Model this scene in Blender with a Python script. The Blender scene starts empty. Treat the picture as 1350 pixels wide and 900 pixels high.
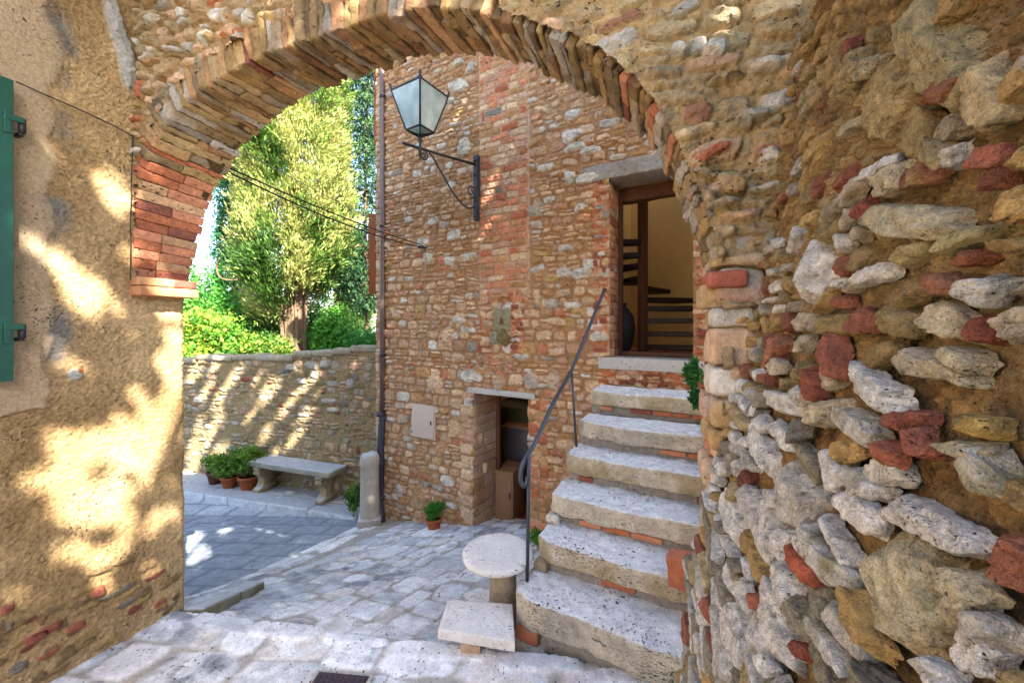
import bpy, math, random
import numpy as np
random.seed(7)
RNG = np.random.default_rng(11)
rad = math.radians
CZ = 3.1                                   # eye height above the street at the bench; all z below are relative to the eye
CO, SI = math.cos(rad(19.4)), math.sin(rad(19.4))
C = bpy.context.scene.collection

# ------------------------------------------------------------------ geometry of the place
def uv2(u, v):                              # passage axes -> plan
    u = np.asarray(u, float); v = np.asarray(v, float)
    return u*CO + v*SI, v*CO - u*SI
def xy2uv(X, Y):
    return X*CO - Y*SI, X*SI + Y*CO
def fp(t, q):                               # facade axes (t to the far left, q into the house)
    t = np.asarray(t, float); q = np.asarray(q, float)
    return 1.027-.857*t+.514*q, 4.3125+.514*t+.857*q
def px(x, y, Y):                            # a point at depth Y
    return np.array([(x-675)/525*Y, Y, (430-y)/525*Y])
def pz(x, y, z):                            # a point at height z
    Y = -z*525/(y-430.)
    return np.array([(x-675)/525*Y, Y, z])

def srgb(h, k=1.0):
    h = h.lstrip('#'); o = []
    for i in (0, 2, 4):
        c = int(h[i:i+2], 16)/255
        o.append((c/12.92 if c <= .04045 else ((c+.055)/1.055)**2.4)*k)
    return np.array(o)

# ------------------------------------------------------------------ noise
_T = RNG.random((256, 256)).astype(np.float32)
_P = RNG.permutation(256)
def vn2(x, y, s=0):
    x = np.asarray(x, float)+s*17.31; y = np.asarray(y, float)+s*9.77
    xi = np.floor(x).astype(int); yi = np.floor(y).astype(int)
    fx = x-xi; fy = y-yi; fx = fx*fx*(3-2*fx); fy = fy*fy*(3-2*fy)
    a = _T[xi & 255, yi & 255]; b = _T[(xi+1) & 255, yi & 255]
    c = _T[xi & 255, (yi+1) & 255]; d = _T[(xi+1) & 255, (yi+1) & 255]
    return (a*(1-fx)+b*fx)*(1-fy)+(c*(1-fx)+d*fx)*fy
def fb2(x, y, s=0, o=4, g=.5):
    r = 0; a = 1; t = 0
    for i in range(o):
        r = r+a*(vn2(x*2**i, y*2**i, s+i*3)-.5); t += a; a *= g
    return r/t*2                            # about -1..1
def vn3(x, y, z, s=0):
    zi = np.floor(z).astype(int); fz = z-zi; fz = fz*fz*(3-2*fz)
    o1 = _P[(zi+s) & 255]; o2 = _P[(zi+1+s) & 255]
    return vn2(x+o1*1.37, y+o1*3.11)*(1-fz)+vn2(x+o2*1.37, y+o2*3.11)*fz
def fb3(p, f, s=0, o=3, g=.5):
    r = 0; a = 1; t = 0
    for i in range(o):
        k = f*2**i
        r = r+a*(vn3(p[:, 0]*k, p[:, 1]*k, p[:, 2]*k, s+i*5)-.5); t += a; a *= g
    return r/t*2

# ------------------------------------------------------------------ materials
MAT = {}
def newmat(name):
    m = bpy.data.materials.new(name); m.use_nodes = True
    nt = m.node_tree; b = nt.nodes['Principled BSDF']; b.inputs['Specular IOR Level'].default_value = .3
    MAT[name] = m
    return m, nt, b
def N(nt, kind, **kw):
    n = nt.nodes.new(kind)
    for k, v in kw.items():
        if k in n.inputs: n.inputs[k].default_value = v
        else: setattr(n, k, v)
    return n
def surf(name, col=None, rough=.9, var=.25, scale=30, bump=.004, bscale=90, pits=None, spec=.25, metallic=0,
         stretch=(1, 1, 1), pit_scale=40, pit_thr=.62, fine=True, top=None, attr=True, bright=1.0):
    """Col attribute (or one colour) broken up by two noises, bumped; pits are dark holes as in travertine."""
    m, nt, b = newmat(name); L = nt.links.new
    tc = N(nt, 'ShaderNodeTexCoord'); mp = N(nt, 'ShaderNodeMapping'); mp.inputs['Scale'].default_value = stretch
    L(tc.outputs['Object'], mp.inputs['Vector']); V = mp.outputs['Vector']
    if col is None:
        a = N(nt, 'ShaderNodeVertexColor', layer_name='Col'); base = a.outputs['Color']
    else:
        a = N(nt, 'ShaderNodeRGB'); a.outputs[0].default_value = (*col, 1); base = a.outputs[0]
    n1 = N(nt, 'ShaderNodeTexNoise', Scale=scale, Detail=6.0, Roughness=.65); L(V, n1.inputs['Vector'])
    n2 = N(nt, 'ShaderNodeTexNoise', Scale=scale*7, Detail=4.0, Roughness=.7); L(V, n2.inputs['Vector'])
    ad = N(nt, 'ShaderNodeMath', operation='ADD'); L(n1.outputs['Fac'], ad.inputs[0]); L(n2.outputs['Fac'], ad.inputs[1])
    mr = N(nt, 'ShaderNodeMapRange'); L(ad.outputs[0], mr.inputs['Value'])
    mr.inputs['From Min'].default_value = .7; mr.inputs['From Max'].default_value = 1.3
    mr.inputs['To Min'].default_value = (1-var)*bright; mr.inputs['To Max'].default_value = (1+var)*bright
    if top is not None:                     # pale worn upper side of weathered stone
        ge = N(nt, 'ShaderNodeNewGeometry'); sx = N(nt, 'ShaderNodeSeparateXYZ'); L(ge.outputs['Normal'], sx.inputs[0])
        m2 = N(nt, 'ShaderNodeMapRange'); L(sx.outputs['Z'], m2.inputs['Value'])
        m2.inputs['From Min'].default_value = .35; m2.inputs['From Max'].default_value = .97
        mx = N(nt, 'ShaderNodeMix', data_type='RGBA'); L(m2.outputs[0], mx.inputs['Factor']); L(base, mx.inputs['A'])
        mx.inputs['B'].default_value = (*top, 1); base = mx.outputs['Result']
    vm = N(nt, 'ShaderNodeVectorMath', operation='SCALE'); L(base, vm.inputs[0]); L(mr.outputs[0], vm.inputs['Scale'])
    out = vm.outputs[0]; hgt = n2.outputs['Fac']
    if bscale:
        n3 = N(nt, 'ShaderNodeTexNoise', Scale=bscale, Detail=5.0, Roughness=.7); L(V, n3.inputs['Vector']); hgt = n3.outputs['Fac']
    if pits:
        mp2 = N(nt, 'ShaderNodeMapping'); mp2.inputs['Scale'].default_value = pits; L(tc.outputs['Object'], mp2.inputs['Vector'])
        n4 = N(nt, 'ShaderNodeTexNoise', Scale=pit_scale, Detail=3.0, Roughness=.6); L(mp2.outputs[0], n4.inputs['Vector'])
        n5 = N(nt, 'ShaderNodeTexNoise', Scale=3.2, Detail=2.0); L(tc.outputs['Object'], n5.inputs['Vector'])
        s5 = N(nt, 'ShaderNodeMath', operation='MULTIPLY_ADD'); L(n5.outputs['Fac'], s5.inputs[0]); s5.inputs[1].default_value = .25; L(n4.outputs['Fac'], s5.inputs[2])
        m4 = N(nt, 'ShaderNodeMapRange'); L(s5.outputs[0], m4.inputs['Value'])
        m4.inputs['From Min'].default_value = pit_thr+.125; m4.inputs['From Max'].default_value = pit_thr+.175
        mx = N(nt, 'ShaderNodeMix', data_type='RGBA'); L(m4.outputs[0], mx.inputs['Factor']); L(out, mx.inputs['A'])
        mx.inputs['B'].default_value = (.06, .05, .035, 1); out = mx.outputs['Result']
        sb = N(nt, 'ShaderNodeMath', operation='MULTIPLY_ADD'); L(m4.outputs[0], sb.inputs[0]); sb.inputs[1].default_value = -1.2; L(hgt, sb.inputs[2]); hgt = sb.outputs[0]
    L(out, b.inputs['Base Color'])
    bp = N(nt, 'ShaderNodeBump', Strength=1.0, Distance=bump); L(hgt, bp.inputs['Height']); L(bp.outputs[0], b.inputs['Normal'])
    b.inputs['Roughness'].default_value = rough; b.inputs['Specular IOR Level'].default_value = spec; b.inputs['Metallic'].default_value = metallic
    return m
surf('masonry', var=.42, scale=26, bump=.014, bscale=60, pits=(1, 1, 1.8), pit_scale=34, pit_thr=.655)
surf('near_masonry', var=.55, scale=45, bump=.016, bscale=110, pits=(1, 1, 1.5), pit_scale=150, pit_thr=.665)
surf('plaster', var=.42, scale=60, bump=.012, bscale=150, pits=(1, 1, 1), pit_scale=80, pit_thr=.65)
surf('paving', var=.30, scale=9, bump=.008, bscale=70, pits=(1.4, 1, 1), pit_scale=40, pit_thr=.635)
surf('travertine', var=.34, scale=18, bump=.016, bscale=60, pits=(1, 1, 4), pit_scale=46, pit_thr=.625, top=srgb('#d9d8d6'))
surf('pale_travertine', col=srgb('#d8d0c8'), var=.18, scale=7, bump=.004, bscale=120, pits=(1, 2, 1), pit_scale=36, pit_thr=.64)
surf('sill_stone', col=srgb('#b5afa6'), var=.14, scale=20, bump=.004, bscale=90, pits=(1, 1, 1), pit_scale=50, pit_thr=.64)
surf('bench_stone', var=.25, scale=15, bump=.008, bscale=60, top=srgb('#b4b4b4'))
surf('brick', var=.28, scale=28, bump=.005, bscale=110)
surf('terracotta', col=srgb('#a85a36'), var=.15, scale=25, bump=.002, bscale=80)
surf('soil', col=srgb('#3a2a1c'), var=.3, scale=40, bump=.01, bscale=90)
surf('iron', col=srgb('#23242a'), rough=.5, var=.25, scale=50, bump=.0015, bscale=160, spec=.5)
surf('railing_iron', col=srgb('#3a4048'), rough=.42, var=.18, scale=40, bump=.001, bscale=160, spec=.5, metallic=.3)
surf('copper_pipe', col=srgb('#6a5650'), rough=.42, var=.18, scale=12, bump=.001, bscale=60, spec=.5, metallic=.3)
surf('cast_pipe', col=srgb('#33333f'), rough=.45, var=.3, scale=14, bump=.003, bscale=40, spec=.5)
surf('grate', col=srgb('#453a40'), rough=.6, var=.3, scale=60, bump=.002, bscale=160)
surf('box_enamel', col=srgb('#c2ab9a'), rough=.5, var=.05, scale=8, bump=.0005, bscale=60)
surf('yellow_render', col=srgb('#e2c078'), var=.08, scale=6, bump=.002, bscale=40)
surf('warm_render', col=srgb('#d0ae70'), var=.05, scale=6, bump=.002, bscale=40)
surf('dark_wood', col=srgb('#5c3826'), rough=.6, var=.3, scale=12, bump=.002, bscale=50, stretch=(1, 1, .15))
surf('tread_wood', col=srgb('#2a1c16'), rough=.55, var=.3, scale=12, bump=.002, bscale=50)
surf('shutter_wood', col=srgb('#8a4f2c'), rough=.65, var=.2, scale=14, bump=.002, bscale=60, stretch=(1, 1, .15))
surf('tan_board', col=srgb('#8f6c4c'), rough=.6, var=.1, scale=10, bump=.001, bscale=60)
surf('grey_enamel', col=srgb('#57504a'), rough=.4, var=.08, scale=6, bump=.0005, bscale=40)
surf('tile_floor', col=srgb('#b0623a'), rough=.7, var=.15, scale=10, bump=.002, bscale=40)
surf('cable', col=srgb('#26262a'), rough=.7, var=.1)
surf('grey_cable', col=srgb('#8b8478'), rough=.7, var=.1)
surf('bark', col=srgb('#6a5642'), var=.35, scale=14, bump=.03, bscale=22, stretch=(1, 1, .14))
surf('earth', col=srgb('#5a5238'), var=.4, scale=3, bump=.02, bscale=20)
surf('roof_tile', col=srgb('#8a5038'), var=.3, scale=8, bump=.02, bscale=14)
surf('green_paint', rough=.38, var=.20, scale=16, bump=.002, bscale=70, spec=.5, col=srgb('#06493a'))
surf('red_scrap', col=srgb('#7c2a22'))
def add_wear(name, wear, scale=9, thr=.62, stretch=(1, 1, .4)):
    m = MAT[name]; nt = m.node_tree; L = nt.links.new; b = nt.nodes['Principled BSDF']
    src = b.inputs['Base Color'].links[0].from_socket
    tc = N(nt, 'ShaderNodeTexCoord'); mp = N(nt, 'ShaderNodeMapping'); mp.inputs['Scale'].default_value = stretch; L(tc.outputs['Object'], mp.inputs[0])
    n = N(nt, 'ShaderNodeTexNoise', Scale=scale, Detail=5.0, Roughness=.65); L(mp.outputs[0], n.inputs['Vector'])
    r = N(nt, 'ShaderNodeMapRange'); L(n.outputs['Fac'], r.inputs['Value']); r.inputs['From Min'].default_value = thr; r.inputs['From Max'].default_value = thr+.03
    mx = N(nt, 'ShaderNodeMix', data_type='RGBA'); L(r.outputs[0], mx.inputs['Factor']); L(src, mx.inputs['A']); mx.inputs['B'].default_value = (*wear, 1)
    L(mx.outputs['Result'], b.inputs['Base Color'])
add_wear('green_paint', srgb('#5b2f24'), 13, .66)
add_wear('green_paint', srgb('#15604c'), 6, .58)
add_wear('shutter_wood', srgb('#5a3520'), 10, .6)

def leafmat(name, trans=.35):
    m, nt, b = newmat(name); L = nt.links.new
    a = N(nt, 'ShaderNodeVertexColor', layer_name='Col')
    L(a.outputs['Color'], b.inputs['Base Color']); b.inputs['Roughness'].default_value = .55; b.inputs['Specular IOR Level'].default_value = .25
    t = N(nt, 'ShaderNodeBsdfTranslucent'); L(a.outputs['Color'], t.inputs['Color'])
    mx = N(nt, 'ShaderNodeMixShader'); mx.inputs[0].default_value = trans
    L(b.outputs[0], mx.inputs[1]); L(t.outputs[0], mx.inputs[2]); L(mx.outputs[0], nt.nodes['Material Output'].inputs['Surface'])
leafmat('leaf')
# frosted pane of the lantern
m, nt, b = newmat('frosted_glass')
b.inputs['Base Color'].default_value = (*srgb('#cfe0d8'), 1); b.inputs['Roughness'].default_value = .22; b.inputs['Specular IOR Level'].default_value = .6
n = N(nt, 'ShaderNodeTexNoise', Scale=5.0, Detail=3.0); tc = N(nt, 'ShaderNodeTexCoord'); nt.links.new(tc.outputs['Object'], n.inputs['Vector'])
cr = N(nt, 'ShaderNodeValToRGB'); cr.color_ramp.elements[0].position = .35; cr.color_ramp.elements[1].position = .68
cr.color_ramp.elements[0].color = (*srgb('#c4d6ce'), 1); cr.color_ramp.elements[1].color = (*srgb('#f4faf7'), 1)
nt.links.new(n.outputs['Fac'], cr.inputs[0]); nt.links.new(cr.outputs[0], b.inputs['Base Color'])
tr = N(nt, 'ShaderNodeBsdfTranslucent'); nt.links.new(cr.outputs[0], tr.inputs['Color'])
mx = N(nt, 'ShaderNodeMixShader'); mx.inputs[0].default_value = .45
nt.links.new(b.outputs[0], mx.inputs[1]); nt.links.new(tr.outputs[0], mx.inputs[2]); nt.links.new(mx.outputs[0], nt.nodes['Material Output'].inputs['Surface'])

# ------------------------------------------------------------------ mesh building
def mk(name, V, F, mat, parent=None, cols=None, smooth=True, F3=None):
    """One mesh object from world-relative-to-eye vertices (the eye is at z = CZ)."""
    V = np.asarray(V, float).copy(); V[:, 2] += CZ
    if parent is not None:
        V -= np.array(parent_loc(parent))
    me = bpy.data.meshes.new(name)
    F = np.asarray(F, np.int32)
    me.vertices.add(len(V)); me.vertices.foreach_set('co', V.astype(np.float32).ravel())
    nf, k = F.shape
    me.loops.add(nf*k); me.loops.foreach_set('vertex_index', F.ravel())
    me.polygons.add(nf); me.polygons.foreach_set('loop_start', np.arange(nf, dtype=np.int32)*k)
    me.polygons.foreach_set('loop_total', np.full(nf, k, np.int32))
    me.polygons.foreach_set('use_smooth', np.full(nf, smooth, bool))
    me.update(calc_edges=True)
    if cols is not None:
        c = np.ones((len(V), 4), np.float32); c[:, :3] = np.clip(cols, 0, 1)
        at = me.color_attributes.new('Col', 'FLOAT_COLOR', 'POINT'); at.data.foreach_set('color', c.ravel())
    me.validate()
    me.materials.append(MAT[mat])
    o = bpy.data.objects.new(name, me); C.objects.link(o)
    if parent is not None: o.parent = parent
    return o
def parent_loc(p):
    l = np.array(p.location)
    while p.parent is not None:
        p = p.parent; l = l+np.array(p.location)
    return l
def root(name, label, cat, loc, group=None, kind=None):
    o = bpy.data.objects.new(name, None); C.objects.link(o); o.empty_display_size = .1
    o.location = (float(loc[0]), float(loc[1]), float(loc[2])+CZ); tag(o, label, cat, group, kind)
    return o
def tag(o, label=None, cat=None, group=None, kind=None):
    if label: o['label'] = label
    if cat: o['category'] = cat
    if group: o['group'] = group
    if kind: o['kind'] = kind
    return o
class MB:
    def __init__(s): s.V = []; s.F = []; s.C = []; s.n = 0
    def add(s, V, F, col=(.5, .5, .5)):
        V = np.asarray(V, float); s.V.append(V); s.F.append(np.asarray(F, np.int64)+s.n)
        col = np.asarray(col, float); s.C.append(np.broadcast_to(col, (len(V), 3)).copy()); s.n += len(V)
        return s
    def build(s, name, mat, parent=None, smooth=True):
        return mk(name, np.vstack(s.V), np.vstack(s.F), mat, parent, np.vstack(s.C), smooth)

def cube_surface(sx, sy, sz, res, r):
    """Welded grid on the surface of a rounded box (half sizes), with outward normals."""
    def ax(s):
        n = max(2, int(round(2*(s-r)/res)))
        inner = np.linspace(-(s-r), s-r, n+1)
        return np.concatenate([[-s, -(s-.35*r)], inner, [s-.35*r, s]])
    A = [ax(sx), ax(sy), ax(sz)]; S = (sx, sy, sz)
    Vs = []; Fs = []; n = 0
    for d in range(3):
        a, b = (d+1) % 3, (d+2) % 3
        for sg in (-1, 1):
            ga, gb = np.meshgrid(A[a], A[b], indexing='ij')
            P = np.zeros(ga.shape+(3,)); P[..., a] = ga; P[..., b] = gb; P[..., d] = sg*S[d]
            na, nb = ga.shape
            idx = np.arange(na*nb).reshape(na, nb)
            f = np.stack([idx[:-1, :-1], idx[1:, :-1], idx[1:, 1:], idx[:-1, 1:]], -1).reshape(-1, 4)
            if sg < 0: f = f[:, ::-1]
            Vs.append(P.reshape(-1, 3)); Fs.append(f+n); n += na*nb
    V = np.vstack(Vs); F = np.vstack(Fs)
    k = np.round(V*1e5).astype(np.int64)
    _, first, inv = np.unique(k, axis=0, return_index=True, return_inverse=True)
    V = V[first]; F = inv.ravel()[F]
    q = np.clip(V, [-(sx-r), -(sy-r), -(sz-r)], [sx-r, sy-r, sz-r])
    D = V-q; l = np.linalg.norm(D, axis=1, keepdims=True); D = D/np.maximum(l, 1e-9)
    return q+D*r, F, D
def frame(ang=0, dirx=None):
    if dirx is not None:
        x = np.array([dirx[0], dirx[1], 0.]); x /= np.linalg.norm(x)
    else: x = np.array([math.cos(ang), math.sin(ang), 0])
    return np.array([x, [-x[1], x[0], 0], [0, 0, 1.]])
def rock(mb, c, half, M=None, res=.03, r=.012, amp=.006, freq=9, col=(.5, .5, .5), cvar=.12, taper=None, big=0, lump=0, seed=None, col2=None):
    """A worked stone: rounded box, displaced by noise; M rows are its local axes."""
    V, F, D = cube_surface(*half, res, min(r, min(half)*.8))
    s = random.randrange(200) if seed is None else seed
    off = np.array([s*1.7, s*2.3, s*.9])
    if taper is not None: V = taper(V)
    Vn = V+off
    V = V+D*(fb3(Vn, freq, s, 4)*amp)[:, None]
    if big: V = V+np.stack([fb3(Vn, big, s+9, 2), fb3(Vn, big, s+31, 2), fb3(Vn, big, s+57, 2)], 1)*lump
    if M is not None: V = V@M
    V = V+np.asarray(c, float)
    n = fb3(V+off, 7, s+3, 4)
    cc = np.asarray(col)*(1+cvar*n)[:, None]
    if col2 is not None:
        w = np.clip(fb3(V+off*2, 5, s+77, 4)*1.6+.35, 0, 1)[:, None]; cc = cc*(1-w)+np.asarray(col2)*w
    mb.add(V, F, cc)
def box(mb, lo, hi, M=None, c=(0, 0, 0), col=(.5, .5, .5), r=.004):
    lo = np.array(lo, float); hi = np.array(hi, float); h = (hi-lo)/2; m = (lo+hi)/2
    V, F, D = cube_surface(*h, 1e9, min(r, min(h)*.5))
    V = V+m
    if M is not None: V = V@M
    mb.add(V+np.asarray(c, float), F, col)
def tube(mb, pts, rad_, n=8, col=(.3, .3, .3)):
    pts = np.asarray(pts, float); k = len(pts)
    rr = np.full(k, rad_) if np.isscalar(rad_) else np.asarray(rad_, float)
    T = np.gradient(pts, axis=0); T /= np.linalg.norm(T, axis=1, keepdims=True)+1e-12
    up = np.array([0, 0, 1.]) if abs(T[0, 2]) < .9 else np.array([1., 0, 0])
    V = []; u = np.cross(T[0], up); u /= np.linalg.norm(u)
    for i in range(k):
        u = u-T[i]*np.dot(u, T[i]); u /= np.linalg.norm(u); w = np.cross(T[i], u)
        a = np.arange(n)*2*math.pi/n
        V.append(pts[i]+rr[i]*(np.cos(a)[:, None]*u+np.sin(a)[:, None]*w))
    V = np.vstack(V); F = []
    for i in range(k-1):
        for j in range(n):
            F.append((i*n+j, i*n+(j+1) % n, (i+1)*n+(j+1) % n, (i+1)*n+j))
    V = np.vstack([V, pts[0], pts[-1]]); a = k*n; b = a+1
    for j in range(0, n):
        F.append((a, (j+1) % n, j, a)); F.append((b, (k-1)*n+j, (k-1)*n+(j+1) % n, b))
    F = [f for f in F]
    # caps as degenerate quads are dropped by validate(); use real quads instead when n is even
    F = [f for f in F if len(set(f)) == 4]
    for j in range(0, n, 2):
        F.append((a, (j+2) % n, (j+1) % n, j)); F.append((b, (k-1)*n+j, (k-1)*n+(j+1) % n, (k-1)*n+(j+2) % n))
    mb.add(V, F, col)
def spline(P, n=12):
    P = np.asarray(P, float); Q = np.vstack([2*P[0]-P[1], P, 2*P[-1]-P[-2]]); out = []
    for i in range(1, len(Q)-2):
        for t in np.linspace(0, 1, n, endpoint=False):
            a, b, c, d = Q[i-1], Q[i], Q[i+1], Q[i+2]
            out.append(.5*((2*b)+(-a+c)*t+(2*a-5*b+4*c-d)*t*t+(-a+3*b-3*c+d)*t**3))
    out.append(P[-1]); return np.array(out)
def lathe(mb, c, prof, n=32, col=(.5, .5, .5), noise=0):
    V = []; F = []
    for r_, z in prof:
        for j in range(n):
            a = 2*math.pi*j/n; V.append((r_*math.cos(a), r_*math.sin(a), z))
    k = len(prof)
    for i in range(k-1):
        for j in range(n): F.append((i*n+j, i*n+(j+1) % n, (i+1)*n+(j+1) % n, (i+1)*n+j))
    V = np.array(V)
    if noise: V = V*(1+noise*fb3(V+7.3, 9, 3, 3))[:, None]
    mb.add(V+np.asarray(c, float), F, col)

# ------------------------------------------------------------------ heightfields with stones stamped in
class Field:
    def __init__(s, U, V, base, warp=.012, wf=9, seed=0, df=26, jag=.16, groove=0.):
        s.jag = jag; s.groove = groove
        s.u = np.asarray(U, float); s.v = np.asarray(V, float)
        s.U, s.V = np.meshgrid(s.u, s.v, indexing='ij'); s.seed = seed
        s.Wu = s.U+warp*fb2(s.U*wf, s.V*wf, seed+40, 3); s.Wv = s.V+warp*fb2(s.U*wf, s.V*wf, seed+60, 3)
        s.D = fb2(s.U*30, s.V*30, seed+80, 4, .6)           # detail
        s.M = fb2(s.U*9, s.V*9, seed+90, 4, .6)             # mottling
        s.E = fb2(s.U*df, s.V*df, seed+20, 3, .6)           # broken edges
        s.L = fb2(s.U*df*.45, s.V*df*1.7, seed+28, 3, .65)  # bedding layers
        s.R = 1-2*np.abs(fb2(s.U*df*.6, s.V*df*.9, seed+33, 3, .6))
        s.H = np.zeros_like(s.U); s.C = np.zeros(s.U.shape+(3,)); s.C[:] = base
    def stamp(s, u, v, a, b, ang, col, h, p=3.5, k=4, tilt=0, rough=.004, mott=.16, alt=None, cut=False, over=False):
        R = math.hypot(a, b)*1.15+.03
        i0, i1 = np.searchsorted(s.u, [u-R, u+R]); j0, j1 = np.searchsorted(s.v, [v-R, v+R])
        if i1-i0 < 2 or j1-j0 < 2: return
        w = (slice(i0, i1), slice(j0, j1))
        du = s.Wu[w]-u; dv = s.Wv[w]-v; ca, sa = math.cos(ang), math.sin(ang)
        x = (du*ca+dv*sa)/a; y = (-du*sa+dv*ca)/b
        if cut:                                             # fractured stone: a convex polyhedron of random planes
            r_ = random.Random(int(abs(u*7919+v*104729)*1000)); th0 = r_.uniform(0, 6.283); n_ = r_.choice([5, 6, 7, 8])
            d = np.maximum(np.abs(x), np.abs(y))+s.jag*.5*s.E[w]; prof = np.clip((1-d)*4, 0, 1)
            for q_ in range(n_):
                th = th0+(q_+r_.uniform(-.3, .3))*6.283/n_; cc_, ss_ = math.cos(th), math.sin(th)
                sup = (abs(cc_)**1.35+abs(ss_)**1.35)*r_.uniform(.74, .98)
                dq = (x*cc_+y*ss_)/sup+s.jag*s.E[w]*.7
                d = np.maximum(d, dq); prof = np.minimum(prof, np.clip((1-dq)*r_.choice([1.3, 2.2, 4, 7, 9]), 0, 1))
            prof = np.clip(prof*(1+.0*x), 0, 1)
            if s.groove: s.H[w] -= s.groove*np.clip((1.16-d)/.16, 0, 1)*(d > .85)
        else:
            d = (np.abs(x)**p+np.abs(y)**p)**(1/p)+s.jag*s.E[w]
            if s.groove: s.H[w] -= s.groove*np.clip((1.16-d)/.16, 0, 1)*(d > .85)
            prof = np.clip(1-np.clip(d, 0, 1)**k, 0, 1)
        pk = np.clip(prof*2.5, 0, 1)
        hh = h*prof+tilt*y*abs(h)*prof+rough*(s.D[w]+.5*s.L[w]+.7*s.R[w])*pk
        m = (d < 1) & ((hh > s.H[w]) | over)
        s.H[w] = np.where(m, hh, s.H[w])
        cc = np.asarray(col)*(1+mott*s.M[w]+.16*s.D[w]+.14*s.L[w])[..., None]
        if alt is not None:
            q = np.clip(s.M[w]*2.2+.25, 0, 1)[..., None]; cc = cc*(1-q)+np.asarray(alt)*q
        e = np.clip((1-d)*6, 0, 1)[..., None]
        s.C[w] = np.where(m[..., None], cc*e+s.C[w]*(1-e), s.C[w])
    def mesh(s, pos, mask=None):
        P = pos(s.U, s.V, s.H); n, m = s.U.shape
        V = np.stack([np.broadcast_to(a, s.U.shape) for a in P], -1).reshape(-1, 3)
        idx = np.arange(n*m).reshape(n, m)
        F = np.stack([idx[:-1, :-1], idx[1:, :-1], idx[1:, 1:], idx[:-1, 1:]], -1).reshape(-1, 4)
        if mask is not None:
            k = mask((s.U[:-1, :-1]+s.U[1:, 1:])/2, (s.V[:-1, :-1]+s.V[1:, 1:])/2).ravel(); F = F[k]
        used = np.unique(F); re = np.zeros(n*m, np.int64); re[used] = np.arange(len(used))
        return V[used], re[F], s.C.reshape(-1, 3)[used]
def pick(pal): return random.choices([p[0] for p in pal], [p[1] for p in pal])[0]
def rubble(F, u0, u1, v0, v1, hr, wr, pal, h=(.012, .03), gap=.012, keep=None, ang=.06, p=(2.6, 5), k=(2.5, 6), split=.3, rough=.006, skip=0, alt=None, tiltr=.35, slope=0, cut=False, drift=0):
    v = v0
    while v < v1:
        rh = random.uniform(*hr); u = u0-random.random()*wr[1]
        while u < u1:
            w = random.uniform(*wr)*(.6+.4*rh/hr[1])
            cu = u+w/2; cv = v+rh/2+slope*(cu-u0)+drift*fb2(np.array([cu*1.3]), np.array([v*1.3]), 5, 2)[0]
            u += w
            if random.random() < skip: continue
            parts = [(cv, rh)]
            if rh > .07 and random.random() < split:
                f = random.uniform(.35, .65); parts = [(cv-rh/2+rh*f/2, rh*f), (cv+rh/2-rh*(1-f)/2, rh*(1-f))]
            for pv, ph in parts:
                q = keep(cu, pv) if keep else True
                if not q: continue
                F.stamp(cu+random.uniform(-.01, .01), pv+random.uniform(-.006, .006), max(.012, w/2-gap/2), max(.008, ph/2-gap/2),
                        random.gauss(0, ang), pick(pal)*random.uniform(.82, 1.15), random.uniform(*h), random.uniform(*p), random.uniform(*k),
                        random.uniform(-tiltr, tiltr), rough, alt=pick(alt) if (alt and random.random() < .6) else None, cut=cut and random.random() < .85)
        v += rh

# palettes (albedo)
LG = srgb('#c9c2b6'); MG = srgb('#a69e92'); DG = srgb('#7c756c'); TAN = srgb('#c2a080'); OCH = srgb('#a98b5a'); BUFF = srgb('#cfb090')
BR = srgb('#ad6848'); BR2 = srgb('#bf8060'); BRD = srgb('#8a4e3e'); ORM = srgb('#b48a60'); PINK = srgb('#b89078'); UMB = srgb('#6f5638')

# ================================================================== THE HOUSE
H = root('stone_house', 'tall house of coursed rubble with a brick strip down its front, seen through the arch', 'house', [1.0, 5.0, -2.7])
tl, zt = 3.64, 4.6
fac = Field(np.arange(-1.7, tl+.005, .0098), np.arange(-3.15, zt, .0098), srgb('#a88260'), .014, 9, 1, 26, .12, .003)
fac.H += .008*fac.D
ZN = .55                                     # bottom of the brick strip region
def in_strip(t, z): return .965 < t < 1.69 and z > .30
def in_low(t, z): return .93 < t < 1.80 and z < -.80
def in_up(t, z): return -.92 < t < .03 and -.36 < z < 1.74
def keep_fac(t, z):
    if in_strip(t, z) or (.97 < t < 1.76 and z < -.88) or (-.86 < t < -.03 and -.33 < z < 1.60): return False
    return True
pal_f = [(TAN, 5), (BUFF, 5), (LG, 2.4), (MG, .7), (ORM, 2.5), (PINK, 2), (OCH*1.1, 1), (BR2, .7)]
rubble(fac, -1.7, tl, -3.15, .1, (.06, .17), (.10, .30), pal_f, (.012, .034), .012, keep_fac, .05, (3.5, 7), (4, 9), alt=[(ORM, 1), (TAN, 1)], rough=.012, cut=True)
rubble(fac, -1.7, tl, .1, zt, (.045, .13), (.09, .28), pal_f, (.012, .034), .012, keep_fac, .07, (3.5, 7), (4, 9), alt=[(ORM, 1), (TAN, 1)], rough=.012, drift=.05, cut=True)
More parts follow.
